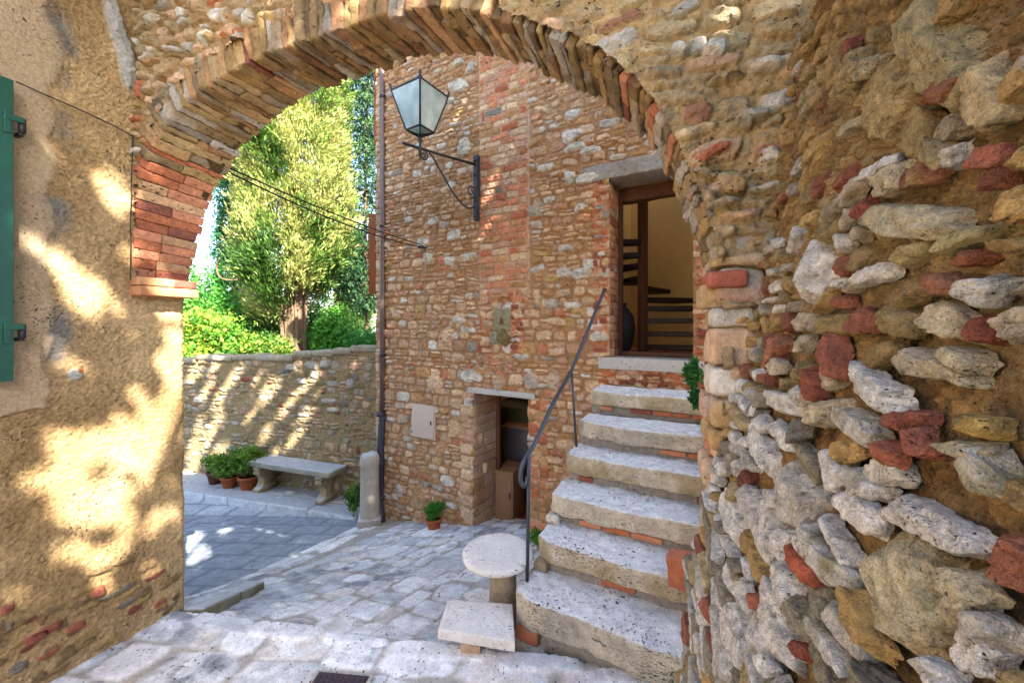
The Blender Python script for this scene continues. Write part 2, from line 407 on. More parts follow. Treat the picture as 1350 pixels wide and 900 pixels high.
# big light stones noticed in the photograph: (px x, px y, width px, height px)
def f_at(x, y):
    k = (x-675)/525.; t = (1.027-k*4.3125)/(.857+k*.514); Yd = 4.3125+.514*t
    return t, (430-y)/525.*Yd, Yd
for (x, y, w, h_, c) in [(757, 152, 26, 16, LG), (730, 145, 0, 0, LG), (755, 180, 30, 18, LG), (779, 200, 30, 14, LG), (775, 236, 34, 16, LG), (752, 235, 18, 22, LG), (731, 168, 12, 10, LG),
    (720, 222, 26, 11, LG), (758, 196, 38, 11, LG), (707, 278, 24, 20, MG), (709, 296, 16, 12, MG), (767, 275, 20, 14, LG), (815, 345, 0, 0, LG), (744, 360, 26, 14, LG), (766, 361, 30, 17, LG),
    (748, 327, 26, 10, LG), (729, 401, 22, 12, LG), (755, 402, 26, 12, LG), (734, 424, 30, 12, BUFF), (690, 470, 28, 12, LG), (618, 495, 26, 20, LG), (702, 501, 24, 26, MG), (731, 503, 20, 24, MG),
    (658, 507, 18, 18, MG), (620, 530, 18, 15, LG), (575, 505, 28, 26, BUFF), (604, 472, 26, 14, BUFF), (592, 441, 22, 24, BUFF), (628, 262, 0, 0, LG), (593, 344, 22, 15, LG), (565, 340, 20, 16, LG),
    (619, 338, 30, 12, LG), (632, 306, 0, 0, LG), (559, 320, 22, 16, LG), (600, 310, 26, 14, LG), (573, 292, 22, 12, LG), (597, 115, 14, 12, LG), (612, 198, 22, 20, LG), (605, 84, 20, 10, LG), (583, 440, 0, 0, TAN),
    (606, 421, 24, 12, LG), (618, 434, 24, 10, LG), (540, 290, 14, 10, LG), (596, 245, 16, 12, LG), (588, 296, 16, 12, LG), (537, 223, 16, 18, BUFF), (608, 114, 24, 20, LG), (596, 133, 14, 10, LG),
    (622, 90, 14, 16, LG), (583, 590, 26, 16, ORM), (555, 650, 24, 26, ORM), (600, 565, 26, 26, TAN), (528, 645, 14, 22, LG), (712, 398, 14, 20, DG), (697, 383, 0, 0, LG), (605, 455, 0, 0, LG)]:
    if w == 0: continue
    t, z, Yd = f_at(x, y); a = w/525*Yd/.95/2; b = h_/525*Yd/2
    fac.stamp(t, z, a, b, random.gauss(0, .06), c*random.uniform(.95, 1.12), .045, 3.2, 4, 0, .012, alt=MG if c is LG else TAN, cut=True)
# brick strip
def bricks(F, u0, u1, v0, v1, bw=.235, bh=.078, pal=((BR2*1.08, 4), (BR, 1.3), (BUFF, 2.4), (PINK*1.05, 2.6), (DG, .2), (ORM, 2)), h=(.012, .026), keep=None, g=.008, rough=.009, wob=.012):
    v = v0; row = 0
    while v < v1:
        rh = bh*random.uniform(.88, 1.12); u = u0; first = True
        while u < u1-.02:
            w = min(u1-u, bw*random.choice([.5, 1, 1, 1, .75])*random.uniform(.9, 1.08))
            if first and row % 2: w = min(u1-u, bw*.5)
            if u1-u-w < .05: w = u1-u
            if keep is None or keep(u+w/2, v+rh/2):
                F.stamp(u+w/2, v+rh/2, w/2-g/2, rh/2-g/2, random.gauss(0, .012), pick(pal)*random.uniform(.85, 1.15), random.uniform(*h), 8, 9, random.uniform(-.1, .3), rough)
            u += w; first = False
        v += rh; row += 1
fac.C[(fac.U > .95) & (fac.U < 1.7) & (fac.V > .3)] = srgb('#c2a088')
bricks(fac, .975, 1.685, .31, zt, .25, .083)
# reddish patches near the niche, right of the low door, either side of the upper door
bricks(fac, 1.02, 1.22, -.35, .3, .14, .07, ((BR, 3), (BRD, 2), (BR2, 2)))
bricks(fac, 1.52, 1.72, -.35, .12, .14, .07, ((BR, 3), (BR2, 2), (BUFF, 1)))
bricks(fac, 1.15, 1.75, -.62, -.36, .2, .065, ((PINK, 3), (BR2, 2), (ORM, 2)))
bricks(fac, .68, .955, -2.7, -.9, .26, .13, ((BR, 2), (BR2, 3), (TAN, 1), (ORM, 3)), (.015, .035))
bricks(fac, -.015, .16, -.3, 1.62, .15, .08, ((BR, 3), (BRD, 2), (BR2, 3), (PINK, 1)))
bricks(fac, -1.2, -.87, -.6, 1.62, .2, .08, ((BR, 3), (BRD, 2), (BR2, 2)))
bricks(fac, -.9, .1, -.62, -.43, .22, .07, ((BR, 3), (BRD, 2), (PINK, 2)))
for z in np.arange(-2.72, -.9, .17):         # quoins left of the low door
    fac.stamp(1.87+.03*random.random(), z+.08, .10+.03*random.random(), .078, 0, pick([(TAN, 3), (ORM, 3), (BUFF, 2), (PINK, 2)])*random.uniform(.85, 1.1), .035, 6, 8, 0, .012)
# soldier course over the niche
for i in range(9):
    fac.stamp(.99+i*.08, .37, .032, .085, random.gauss(0, .04), pick([(BR, 3), (BR2, 2), (PINK, 2)]), .022, 7, 8)
fac.stamp(1.325, .085, .135, .16, 0, srgb('#8a8468'), .040, 14, 14, 0, .002, mott=.08, over=True)     # plaque, upper
fac.stamp(1.375, -.145, .16, .085, 0, srgb('#8d8a70'), .034, 14, 14, 0, .003, mott=.08, over=True)     # plaque, lower block
fac.stamp(1.295, -.15, .10, .09, .5, srgb('#75623c'), .046, 6, 5, 0, .010, over=True)
fac.H -= .05*np.exp(-(((fac.U-1.34)/.12)**4+((fac.V-.31)/.05)**4))                                     # dark hollow above it
fac.H += .012*fb2(fac.U*1.2, fac.V*1.2, 3, 2)
TINT = 1+.16*fb2(fac.U*.9, fac.V*.9, 8, 3)
fac.C *= TINT[..., None]*np.array([1.05, 1.0, .93])
def op_low(t, z): return (t > .968) & (t < 1.768) & (z < -.878)
def op_up(t, z): return (t > -.86) & (t < -.03) & (z > -.40) & (z < 1.585)
V, F, CC = fac.mesh(lambda U, V, Hh: (*fp(U, -Hh), V), lambda t, z: ~(op_low(t, z) | op_up(t, z)))
mk('facade', V, F, 'masonry', H, CC)
# return of the house at its far left corner and the mass behind
MF = np.array([[-.857, .514, 0], [.514, .857, 0], [0, 0, 1.]])        # rows: t, q, z
O = np.array([1.027, 4.3125, 0])
mb = MB()
z = -3.15
while z < 4.5:
    h_ = random.uniform(.08, .16)
    rock(mb, O+MF[0]*3.615+MF[1]*.10+np.array([0, 0, z+h_/2]), (.04, .13*random.uniform(.8, 1), h_/2-.006), MF, .03, .015, .006, 9, pick(pal_f), col2=ORM)
    z += h_
mb.build('corner_stone', 'masonry', H)
side = Field(np.arange(.05, 4.2, .03), np.arange(-3.15, zt, .03), ORM*.9, .02, 6, 14)
rubble(side, .0, 4.2, -3.15, zt, (.08, .16), (.14, .34), pal_f, (.01, .03), .02)
V, F, CC = side.mesh(lambda U, V, Hh: (*fp(3.60+Hh, U), V))
mk('side_wall', V, F, 'masonry', H, CC)
mb = MB(); box(mb, (-1.8, -.25, 4.55), (3.9, .5, 4.7), MF, O); box(mb, (-1.8, 2.6, 4.55), (3.9, 4.4, 4.7), MF, O); box(mb, (2.7, .5, 4.55), (3.9, 2.6, 4.7), MF, O); mb.build('roof', 'roof_tile', H)  # unseen roof, left open over the rooms to let sky light in
mb = MB(); box(mb, (-1.75, 4.1, -3.2), (3.6, 4.2, 4.55), MF, O, ORM); box(mb, (-1.8, .02, -3.2), (-1.7, 4.2, 4.55), MF, O, ORM); mb.build('rear_wall', 'masonry', H)
# lintels and sills
mb = MB(); rock(mb, O+MF[0]*1.36+MF[1]*.10+[0, 0, -.835], (.50, .14, .036), MF, .04, .008, .004, 8, LG); mb.build('lintel', 'sill_stone', H)
mb = MB(); rock(mb, O+MF[0]*(-.34)+MF[1]*.15+[0, 0, 1.665], (.60, .19, .085), MF, .04, .012, .008, 8, MG*.9, col2=srgb('#8a7a68')); mb.build('lintel', 'masonry', H)
mb = MB(); rock(mb, O+MF[0]*(-.44)+MF[1]*.13+[0, 0, -.395], (.52, .19, .06), MF, .05, .008, .003, 8, LG); mb.build('threshold', 'sill_stone', H)
# reveals of both openings
def reveal(t_, q0, q1, z0, z1, pal, name, hr=(.07, .13), side_=1, wd=.06):
    mb = MB(); z = z0
    while z < z1-.02:
        h_ = min(random.uniform(*hr), z1-z)
        q = q0
        while q < q1-.02:
            w = min(random.uniform(.16, .30), q1-q)
            rock(mb, O+MF[0]*(t_+side_*wd)+MF[1]*(q+w/2)+[0, 0, z+h_/2], (wd, w/2-.003, h_/2-.003), MF, .035, .010, .007, 9, pick(pal)*random.uniform(.85, 1.1), col2=pick([(ORM, 1), (TAN, 1)]))
            q += w
        z += h_
    return mb.build(name, 'masonry', H)
palr = [(TAN, 3), (ORM, 3), (BUFF, 2), (PINK, 2)]
reveal(1.768, .0, .53, -2.85, -.87, palr, 'door_reveal', (.09, .2))
reveal(.966, .0, .53, -2.85, -.87, [(BR, 2), (ORM, 2), (TAN, 2)], 'door_reveal', (.09, .2), -1)
palb = [(BR, 3), (BRD, 2), (BR2, 3), (PINK, 2)]
reveal(-.03, .0, .36, -.33, 1.58, palb, 'door_reveal', (.07, .1))
reveal(-.86, .0, .36, -.33, 1.58, palb, 'door_reveal', (.07, .1), -1)
# upper room: frame, warm walls, floor, spiral stair
D1 = bpy.data.objects.new('door_frame', None); C.objects.link(D1); D1.parent = H
mb = MB(); box(mb, (-.07, .33, -.33), (-.03, .40, 1.55), MF, O); box(mb, (-.86, .33, -.33), (-.82, .40, 1.55), MF, O); box(mb, (-.86, .32, -.335), (-.03, .42, -.285), MF, O)
bpy.data.objects.remove(D1)
D1 = mb.build('door_frame', 'dark_wood', H)
mb = MB(); rock(mb, O+MF[0]*(-.44)+MF[1]*.42+[0, 0, 1.50], (.46, .07, .075), MF, .05, .02, .012, 5, (.1, .05, .03)); mb.build('wooden_beam', 'dark_wood', H)
def room(t0, t1, q0, q1, z0, z1, wall, floor, sky=True, nm='room'):
    mb = MB(); e = .05
    box(mb, (t0-e, q1, z0), (t1+e, q1+e, z1), MF, O); box(mb, (t0-e, q0, z0), (t0, q1, z1), MF, O); box(mb, (t1, q0, z0), (t1+e, q1, z1), MF, O)
    mb.build('interior_wall', wall, H)
    mb = MB(); box(mb, (t0-e, q0, z0-.06), (t1+e, q1+e, z0), MF, O); mb.build('interior_floor', floor, H)
room(-1.65, .35, .42, 2.4, -.34, 2.6, 'yellow_render', 'tile_floor')
room(.2, 2.6, .56, 2.6, -2.86, -.60, 'yellow_render', 'tile_floor')
mb = MB(); box(mb, (.15, .56, -.60), (2.65, 1.5, -.55), MF, O); box(mb, (.15, 1.9, -.60), (2.65, 2.65, -.55), MF, O); mb.build('interior_ceiling', 'warm_render', H)  # unseen gap added in the ceiling, brings light down into the low room
mb = MB(); box(mb, (-1.7, .38, 1.60), (.40, .80, 2.7), MF, O); mb.build('interior_ceiling', 'yellow_render', H)  # front strip only; the rest is left open for sky light
SP = root('spiral_stair', 'dark wooden spiral stair winding round a post, behind the upper doorway', 'stair', [1.62, 4.98, -.34])
pc = np.array([1.625, 4.95, 0])
mb = MB(); box(mb, (-.045, -.045, -.34), (.045, .045, 2.3), frame(.4), pc); mb.build('post', 'dark_wood', SP)
fr = math.atan2(-.514, .857)
for i, (yy, a) in enumerate([(457, -.12), (440, .10), (423, .32), (407, .55), (395, .95), (380, 1.55), (366, 2.15), (350, 2.7), (336, 3.2), (320, 3.6)]):
    z = (430-yy)/525*4.95; M = frame(fr+a+.0)
    mb = MB(); V, F, Dn = cube_surface(.33, .15, .03, .1, .008)
    V = V.copy(); V[:, 1] *= (.35+1.0*(V[:, 0]+.33)/.66); V[:, 0] += .36
    mb.add(V@M+pc+[0, 0, z], F, (.1, .06, .04)); mb.build('tread', 'tread_wood', SP)
UR = root('jar', 'big dark rounded jar standing inside the upper doorway, left of the spiral stair', 'jar', [1.37, 4.62, -.34])
mb = MB(); lathe(mb, [1.32, 4.86, -.34], [(.02, 0), (.09, .0), (.15, .12), (.18, .3), (.16, .45), (.10, .55), (.07, .58), (.08, .6), (.05, .6)], 24); mb.build('body', 'iron', UR)
mb = MB(); lathe(mb, [1.32, 4.86, .26], [(.085, 0), (.085, .02), (.03, .03), (.012, .05)], 20); mb.build('lid', 'iron', UR)
# low room: cabinet, fridge, door frame
mb = MB(); box(mb, (1.71, .50, -2.85), (1.765, .56, -.88), MF, O); mb.build('door_frame', 'dark_wood', H)
def fbox(name, lab, cat, x0, x1, ytop, ybot, Yd, depth, mat, extra=None):
    a = px(x0, ytop, Yd); b = px(x1, ybot, Yd)
    r_ = root(name, lab, cat, [(a[0]+b[0])/2, Yd, b[2]])
    w = (b[0]-a[0])/2; hz = (a[2]-b[2]); mb = MB()
    M = frame(dirx=(.93, -.36))
    box(mb, (-w, 0, 0), (w, depth, hz-.02), M, [(a[0]+b[0])/2, Yd, b[2]]); mb.build('body', mat, r_)
    mb = MB(); box(mb, (-w-.01, -.015, hz-.018), (w+.01, depth, hz+.01), M, [(a[0]+b[0])/2, Yd, b[2]]); mb.build('top', mat if extra is None else extra, r_)
    mb = MB(); box(mb, (-w+.02, -.014, .05), (w-.02, -.001, hz-.06), M, [(a[0]+b[0])/2, Yd, b[2]]); d_ = mb.build('door', mat, r_)
    mb = MB(); box(mb, (w-.05, -.03, hz*.5), (w-.03, -.015, hz*.62), M, [(a[0]+b[0])/2, Yd, b[2]]); mb.build('handle', 'iron', d_)
    return r_
fbox('cabinet', 'tan wooden cabinet just inside the low doorway', 'cabinet', 652, 677, 622, 690, 5.55, .45, 'tan_board')
fbox('refrigerator', 'dark grey refrigerator at the back of the low doorway', 'refrigerator', 661, 700, 563, 655, 6.3, .5, 'grey_enamel', 'tan_board')
# brown shutter folded back at the far corner
sh = MB(); a0 = px(493, 380, 6.35)
box(sh, (-.055, -.02, -.55), (.075, .02, .72), frame(0), [a0[0]-.005, 6.30, (430-342)/525*6.3]); s_ = sh.build('shutter', 'shutter_wood', H); s_['label'] = 'brown wooden shutter folded back at the far corner'
sh = MB(); box(sh, (-.055, -.02, -.5), (.045, .02, 1.6), frame(0), [(498-675)/525*6.3, 6.30, (430-150)/525*6.3]); s_ = sh.build('shutter', 'shutter_wood', H)

# electric meter box
t0, z0, _ = f_at(545.5, 532); t1, z1, _ = f_at(574, 577); ZB = (f_at(545, 575)[1]+f_at(574, 576)[1])/2; ZT = (f_at(545, 532)[1]+f_at(574, 537)[1])/2
BX = root('meter_box', 'small beige metal meter box set in the rubble wall', 'meter box', [*fp((t0+t1)/2, -.04), ZB])
mb = MB(); box(mb, (t1-.015, -.03, ZB-.015), (t0+.015, .05, ZT+.015), MF, O); mb.build('frame', 'box_enamel', BX)
mb = MB(); box(mb, (t1, -.048, ZB), (t0, -.032, ZT), MF, O); d_ = mb.build('door', 'box_enamel', BX)
mb = MB(); box(mb, (t1+.03, -.056, (ZB+ZT)/2-.03), (t1+.05, -.049, (ZB+ZT)/2+.03), MF, O); mb.build('latch', 'iron', d_)
mb = MB(); box(mb, (t0-.012, -.056, ZT-.08), (t0, -.049, ZT-.05), MF, O); box(mb, (t0-.012, -.056, ZB+.05), (t0, -.049, ZB+.08), MF, O); mb.build('hinge', 'iron', d_)
# faint painted mark on the plaque
mb = MB()
for (a, b) in [((1.35, .02), (1.33, .115)), ((1.33, .115), (1.315, .02)), ((1.30, .10), (1.295, .03)), ((1.342, .055), (1.322, .055))]:
    A_ = np.array([*fp(a[0], -.052), a[1]]); B_ = np.array([*fp(b[0], -.052), b[1]]); tube(mb, [A_, (A_+B_)/2, B_], .005, 6)
pm = mb.build('painted_mark', 'red_scrap', H)

# ================================================================== STREET LANTERN on its bracket
PT = np.array([*fp(1.70, -.04), 0.])
dl = np.array([-.744, -.74, 0])*0+np.array([-.72, -.694, 0]); dl /= np.linalg.norm(dl)
LN = root('wall_lantern', 'black iron street lantern with pale frosted panes on a scrolled wall bracket', 'lantern', PT+[0, 0, 1.37])
def lp(p, z): return PT+dl*p+np.array([0, 0, z])
BK = MB(); MP = frame(dirx=(-.857, .514))
box(BK, (-.032, -.012, 1.36), (.032, .045, 2.2), MP, PT)
for zz in (2.13, 1.95, 1.62, 1.42):
    V, F, Dn = cube_surface(.02, .02, .02, .02, .012); BK.add(V+PT+[-.026, -.043, zz], F)
br = BK.build('wall_plate', 'iron', LN)
mb = MB(); tube(mb, [lp(.03, 2.08), lp(.5, 2.055), lp(1.06, 2.03)], .017, 8); arm = mb.build('arm', 'iron', LN)
mb = MB()
sc = [lp(.72, 2.02), lp(.66, 1.98), lp(.58, 1.88), lp(.40, 1.66), lp(.24, 1.53), lp(.13, 1.50), lp(.04, 1.54)]
tube(mb, spline(sc, 8), .011, 8)
def curl(p0, z0, r0, sgn, a0, turns=1.5):
    P = []
    for i in range(30):
        f = i/29; a = a0+sgn*f*turns*2*math.pi; r_ = r0*(1-.82*f); P.append(lp(p0+r_*math.cos(a), z0+r_*math.sin(a)))
    return P
tube(mb, curl(.79, 1.97, .055, 1, math.pi*.6), .009, 6); tube(mb, curl(.10, 1.72, .085, -1, -math.pi*.5), .009, 6)
tube(mb, [lp(.01, 1.74), lp(.015, 1.72), lp(.02, 1.70)], .02, 6)
mb.build('scroll', 'iron', LN)
LC = lp(.84, 0)
aa = math.atan2(LC[1], LC[0])
def lcorner(k, R, z): a = aa+math.pi+k*math.pi/2; return LC+np.array([R*math.cos(a), R*math.sin(a), z])
ZB_, ZT_, RB, RT = 2.235, 2.665, .155, .315
mb = MB()
for k in range(4):
    A_, B_ = lcorner(k, RB, ZB_), lcorner(k, RT, ZT_)
    tube(mb, [A_, (A_+B_)/2, B_, B_+(B_-A_)*.10+[0, 0, .02]], .012, 6)
    for R, z, w in ((RB, ZB_, .011), (RT, ZT_, .012)):
        a, b = lcorner(k, R, z), lcorner(k+1, R, z); tube(mb, [a, (a+b)/2, b], w, 6)
    a, b = lcorner(k, RB, ZB_), LC+[0, 0, 2.19]; tube(mb, [a, (a+b)/2, b], .007, 6)
    a, b = lcorner(k, RT, ZT_), LC+[0, 0, 2.86]; tube(mb, [a, (a+b)/2, b], .010, 6)
a, b = lcorner(0, RB, ZB_), lcorner(1, RT*.98, ZT_)
mb.build('frame', 'iron', LN)
for k in range(4):
    mb = MB(); P = [lcorner(k, RB, ZB_), lcorner(k+1, RB, ZB_), lcorner(k+1, RT, ZT_), lcorner(k, RT, ZT_)]
    n = np.cross(P[1]-P[0], P[3]-P[0]); n /= np.linalg.norm(n)
    V = np.array(P+[p+n*.004 for p in P]); mb.add(V, [(0, 1, 2, 3), (7, 6, 5, 4), (0, 4, 5, 1), (1, 5, 6, 2), (2, 6, 7, 3), (3, 7, 4, 0)]); mb.build('pane', 'frosted_glass', LN, False)
mb = MB(); P = [lcorner(k, RT*1.0, ZT_+.004) for k in range(4)]+[LC+[0, 0, 2.855]]
P2 = [p-np.array([0, 0, .006]) for p in P]
V = np.array(P+P2); 
mb.add(V, [(0, 1, 4, 4), (1, 2, 4, 4)][:0]+[(0, 1, 6, 5), (1, 2, 7, 6), (2, 3, 8, 7), (3, 0, 5, 8)])
# hip roof as quads split at the middle of each edge
for k in range(4):
    a, b, c = P[k], P[(k+1) % 4], P[4]; m_ = (a+b)/2
    mb.add([a, m_, (b+c)/2, c], [(0, 1, 2, 3)]); mb.add([m_, b, (b+c)/2, m_*.5+(b+c)/4], [(0, 1, 2, 3)])
mb.build('cap', 'iron', LN, False)
mb = MB(); lathe(mb, LC+[0, 0, 2.84], [(.001, .11), (.012, .10), (.02, .07), (.012, .045), (.03, .02), (.035, 0), (.001, -.005)], 12); mb.build('finial', 'iron', LN)
mb = MB(); lathe(mb, LC, [(.001, 1.90), (.01, 1.93), (.018, 2.0), (.026, 2.03), (.014, 2.06), (.014, 2.10), (.028, 2.13), (.02, 2.16), (.012, 2.20), (.001, 2.205)], 12); mb.build('stem', 'iron', LN)

# drainpipe
DP = root('drainpipe', 'long brown drainpipe down the far corner of the house, dark cast foot', 'drainpipe', px(503, 683, 6.05))
xy = lambda x, Yd: ((x-675)/525*Yd, Yd)
mb = MB(); X0, Y0 = xy(504.5, 6.08)
tube(mb, [[X0, Y0, (430-y)/525*6.08] for y in (-60, 85, 250, 400, 560)], .045, 12); mb.build('pipe', 'copper_pipe', DP)
mb = MB(); X1, Y1 = xy(501.5, 6.04)
tube(mb, spline([[X0, Y0, (430-545)/525*6.06], [X1, Y1, -1.9], [X1, Y1, -2.3], [X1-.005, Y1-.02, -2.65], [X1+.045, Y1-.10, -2.82], [X1+.055, Y1-.12, -2.93]], 6), .055, 12)
for zz in (-1.36, -2.1, -2.62): tube(mb, [[X1, Y1, zz], [X1, Y1, zz+.03], [X1, Y1, zz+.06]], .065, 12)
mb.build('cast_foot', 'cast_pipe', DP)
for y in (130, 300, 470):
    mb = MB(); tube(mb, [[X0, Y0, (430-y)/525*6.08], [X0, Y0, (430-y)/525*6.08+.02], [X0, Y0, (430-y)/525*6.08+.04]], .053, 12); box(mb, (-.01, 0, -.01), (.01, .12, .02), None, [X0, Y0, (430-y)/525*6.08]); mb.build('pipe_clamp', 'iron', DP)

# cables
def cable(name, pts, r_, mat, label, cat='cable', grp=None):
    mb = MB(); tube(mb, spline(pts, 8), r_, 5); o = mb.build(name, mat); tag(o, label, cat, grp); return o
ins = np.array([*fp(2.62, -.10), (430-327)/525*5.66])
def sagged(a, b, s, n=9):
    a = np.array(a, float); b = np.array(b, float); return [a+(b-a)*t-np.array([0, 0, s*4*t*(1-t)]) for t in np.linspace(0, 1, n)]
L1 = px(303, 222, 2.9); cable('overhead_cable', sagged(L1, ins+[0, 0, .03], .04), .007, 'cable', 'upper black cable strung from the arch to the house corner')
L1 = px(305, 229, 2.9); cable('overhead_cable', sagged(L1, ins+[.02, 0, -.01], .07), .007, 'cable', 'lower black cable strung from the arch to the house corner')
L1 = px(322, 200, 2.95); cable('overhead_cable', sagged(L1, [*fp(2.35, -.06), (430-330)/525*5.5], .03), .004, 'grey_cable', 'thin grey cable running above the two black cables')
fdn = [ins, [*fp(2.58, -.06), .95], [*fp(2.60, -.06), .5], [*fp(2.63, -.055), 0.], [*fp(2.67, -.05), -.4]]
cable('wall_cable', fdn, .006, 'grey_cable', 'thin cable hanging down the rubble front near the drainpipe')
mb = MB(); tube(mb, [[*fp(2.62, 0), ins[2]], [*fp(2.62, -.07), ins[2]], ins], .012, 6); tube(mb, [ins-[.04, 0, 0], ins, ins+[.04, 0, 0]], .02, 6); tag(mb.build('cable_bracket', 'iron'), 'small iron bracket holding the cables on the house front', 'bracket')

# ================================================================== STAIRCASE with railing
ST = root('stone_staircase', 'flight of six worn travertine steps climbing to the upper doorway', 'staircase', [.6, 3.0, -2.1])
SX = np.array([.8805, -.474, 0]); SY = np.array([.474, .8805, 0]); MS = np.array([SX, SY, [0, 0, 1.]])
SC = [(-.006, 2.545), (.155, 2.806), (.277, 3.035), (.4355, 3.29), (.576, 3.517), (.7395, 3.844)]
ZS = [-1.71+.219*k for k in range(6)]
TH = [.20, .15, .15, .16, .15, .14]
TRV = srgb('#c6b8a2')
for k in range(6):
    L_ = 1.34; dep = .37 if k < 5 else .42
    c = np.array([SC[k][0], SC[k][1], ZS[k]-TH[k]/2])+SX*L_/2+SY*dep/2
    mb = MB()
    def tp(V, k=k, L_=L_, dep=dep):
        V = V.copy(); x = V[:, 0]; front = np.clip(-V[:, 1]/(dep/2), 0, 1)
        V[:, 1] -= front*(.009*np.sin(x*4.3+k*1.9)+.006*np.sin(x*11+k))     # worn, wavy nosing
        V[:, 1] += np.clip((-x-L_/2+.12)/.12, 0, 1)*front*.05               # rounded left corner
        V[:, 2] -= .014*np.exp(-((x+.1)/.35)**2)*(V[:, 2] > 0)*front
        return V
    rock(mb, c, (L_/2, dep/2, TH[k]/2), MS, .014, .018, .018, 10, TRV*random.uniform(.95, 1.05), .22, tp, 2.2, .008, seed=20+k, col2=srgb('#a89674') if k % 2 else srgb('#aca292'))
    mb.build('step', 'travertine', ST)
mb = MB()
for k in range(6):                            # masonry under each step: mortar band with brick slips
    zb = ZS[k]-TH[k]; z_lo = -2.3; L_ = 1.32
    c0 = np.array([SC[k][0], SC[k][1], 0])+SY*.045
    box(mb, (.02, 0, z_lo), (L_, .5, zb+.01), MS, c0, srgb('#8f857a'), .01)
mb.build('core', 'masonry', ST)
def one(name, mat, par, *a, **k):
    m_ = MB(); rock(m_, *a, **k); return m_.build(name, mat, par)
for k in range(1, 6):
    zb = ZS[k]-TH[k]; x = .10 if k > 1 else .04; mb = MB(); last = False
    while x < 1.05:
        w = random.uniform(.12, .24)
        if random.random() < .62:
            one('brick', 'brick', ST, np.array([SC[k][0], SC[k][1], zb-.028])+SX*(x+w/2)+SY*.075, (w/2-.008, .05, .020), MS, .03, .008, .005, 12, pick([(BR, 3), (BR2, 2), (BRD, 2)])*.95, .2)
        x += w
c0 = np.array([SC[0][0], SC[0][1], 0])
one('packing_brick', 'brick', ST, c0+SX*.10+SY*.06+[0, 0, -1.955], (.085, .06, .055), MS, .02, .025, .01, 9, BR*.85, .25)
one('packing_brick', 'brick', ST, np.array([SC[1][0], SC[1][1], -1.45])+SX*.955+SY*.02, (.07, .06, .092), MS, .012, .014, .016, 12, BRD*1.15, .35, col2=BR)
one('packing_brick', 'brick', ST, pz(900, 785, -1.60)+[.02, .1, .0], (.10, .06, .05), MS, .02, .01, .006, 12, BR*.8, .25)
one('packing_stone', 'masonry', ST, c0+SX*.12+SY*.05+[0, 0, -2.055], (.12, .07, .07), MS, .02, .035, .014, 8, srgb('#b09a7c'), .2, col2=MG)
one('packing_stone', 'masonry', ST, np.array([SC[2][0]-.01, SC[2][1], ZS[2]-TH[2]-.035])+SX*.05+SY*.03, (.055, .05, .03), MS, .02, .018, .008, 9, LG)
one('packing_stone', 'masonry', ST, np.array([SC[1][0]-.0, SC[1][1], ZS[1]-TH[1]-.035])+SX*.05+SY*.03, (.05, .05, .03), MS, .02, .018, .008, 9, srgb('#a08a6c'))
# cheek wall right of the flight
mb = MB()
for k in range(6):
    for j in range(3):
        rock(mb, np.array([SC[k][0], SC[k][1], 0])+SX*(1.27+random.uniform(0, .04))+SY*(.1+j*.12)+[0, 0, ZS[k]+.05+random.uniform(-.02, .1)], (.09, .09, .12), MS, .03, .03, .015, 7, pick(pal_f), .2, col2=ORM)
mb.build('cheek_stone', 'masonry', ST)

RL = root('stair_railing', 'dark iron stair handrail with a curled lower end on two posts', 'railing', [.10, 2.68, -1.71])
p1b = pz(695, 766, -1.715); p1t = px(697.5, 600, p1b[1]); p2b = np.array([*pz(760, 590, -1.058)[:2], -1.058]); p2t = px(753.5, 489, p2b[1])
mb = MB(); tube(mb, [p1b, (p1b+p1t)/2, p1t], .012, 8); mb.build('post', 'railing_iron', RL)
mb = MB(); tube(mb, [p2b, (p2b+p2t)/2, p2t], .011, 8); mb.build('post', 'railing_iron', RL)
top_ = px(797, 381, 4.22); a0 = px(707, 580, 2.78)
R_ = [px(695.5, 628, 2.66), px(694.5, 636, 2.655), px(691, 640, 2.65), px(686.5, 633, 2.65), px(687, 620, 2.66), px(693, 604, 2.69), a0, px(730, 530, 3.08), p2t+[0, 0, .012], px(778, 428, 3.85), top_]
mb = MB(); tube(mb, spline(R_, 8), .0165, 8); mb.build('handrail', 'railing_iron', RL)

# ================================================================== ROUND TABLE, SEAT
TB = root('round_stone_table', 'round travertine table on a drum foot beside the lowest steps', 'table', [-.10, 2.86, -2.17])
mb = MB(); lathe(mb, [-.10, 2.86, -1.607], [(.001, 0), (.12, .0005), (.22, .0), (.246, -.004), (.254, -.012), (.256, -.03), (.25, -.042), (.2, -.046), (.001, -.046)], 64, noise=.002); mb.build('top', 'pale_travertine', TB)
mb = MB(); lathe(mb, [-.065, 2.86, -2.19], [(.095, 0), (.098, .2), (.096, .4), (.098, .54)], 32, srgb('#a8957c'), .01); mb.build('drum', 'travertine', TB)
SEAT = root('seat_block', 'low square travertine seat slab in front of the round table', 'seat', [-.22, 2.5, -2.12])
q = [pz(590, 789, -1.84), pz(676, 795, -1.84), pz(679, 846, -1.84), pz(577, 829, -1.84)]
mb = MB()
V, F, Dn = cube_surface(1, 1, .03, .08, .02)
def quadmap(V):
    s = (V[:, 0]+1)/2; t = (V[:, 1]+1)/2
    P = (q[3][:2][None]*((1-s)*(1-t))[:, None]+q[2][:2][None]*(s*(1-t))[:, None]+q[1][:2][None]*(s*t)[:, None]+q[0][:2][None]*((1-s)*t)[:, None])
    return np.column_stack([P, V[:, 2]-1.87+.004*fb3(V, 3, 4, 3)])
mb.add(quadmap(V), F, LG); mb.build('slab', 'pale_travertine', SEAT)
mb = MB(); box(mb, (-.06, -.09, -2.2), (.06, .09, -1.898), frame(-.1), [-.24, 2.48, 0], TAN); mb.build('foot', 'travertine', SEAT)

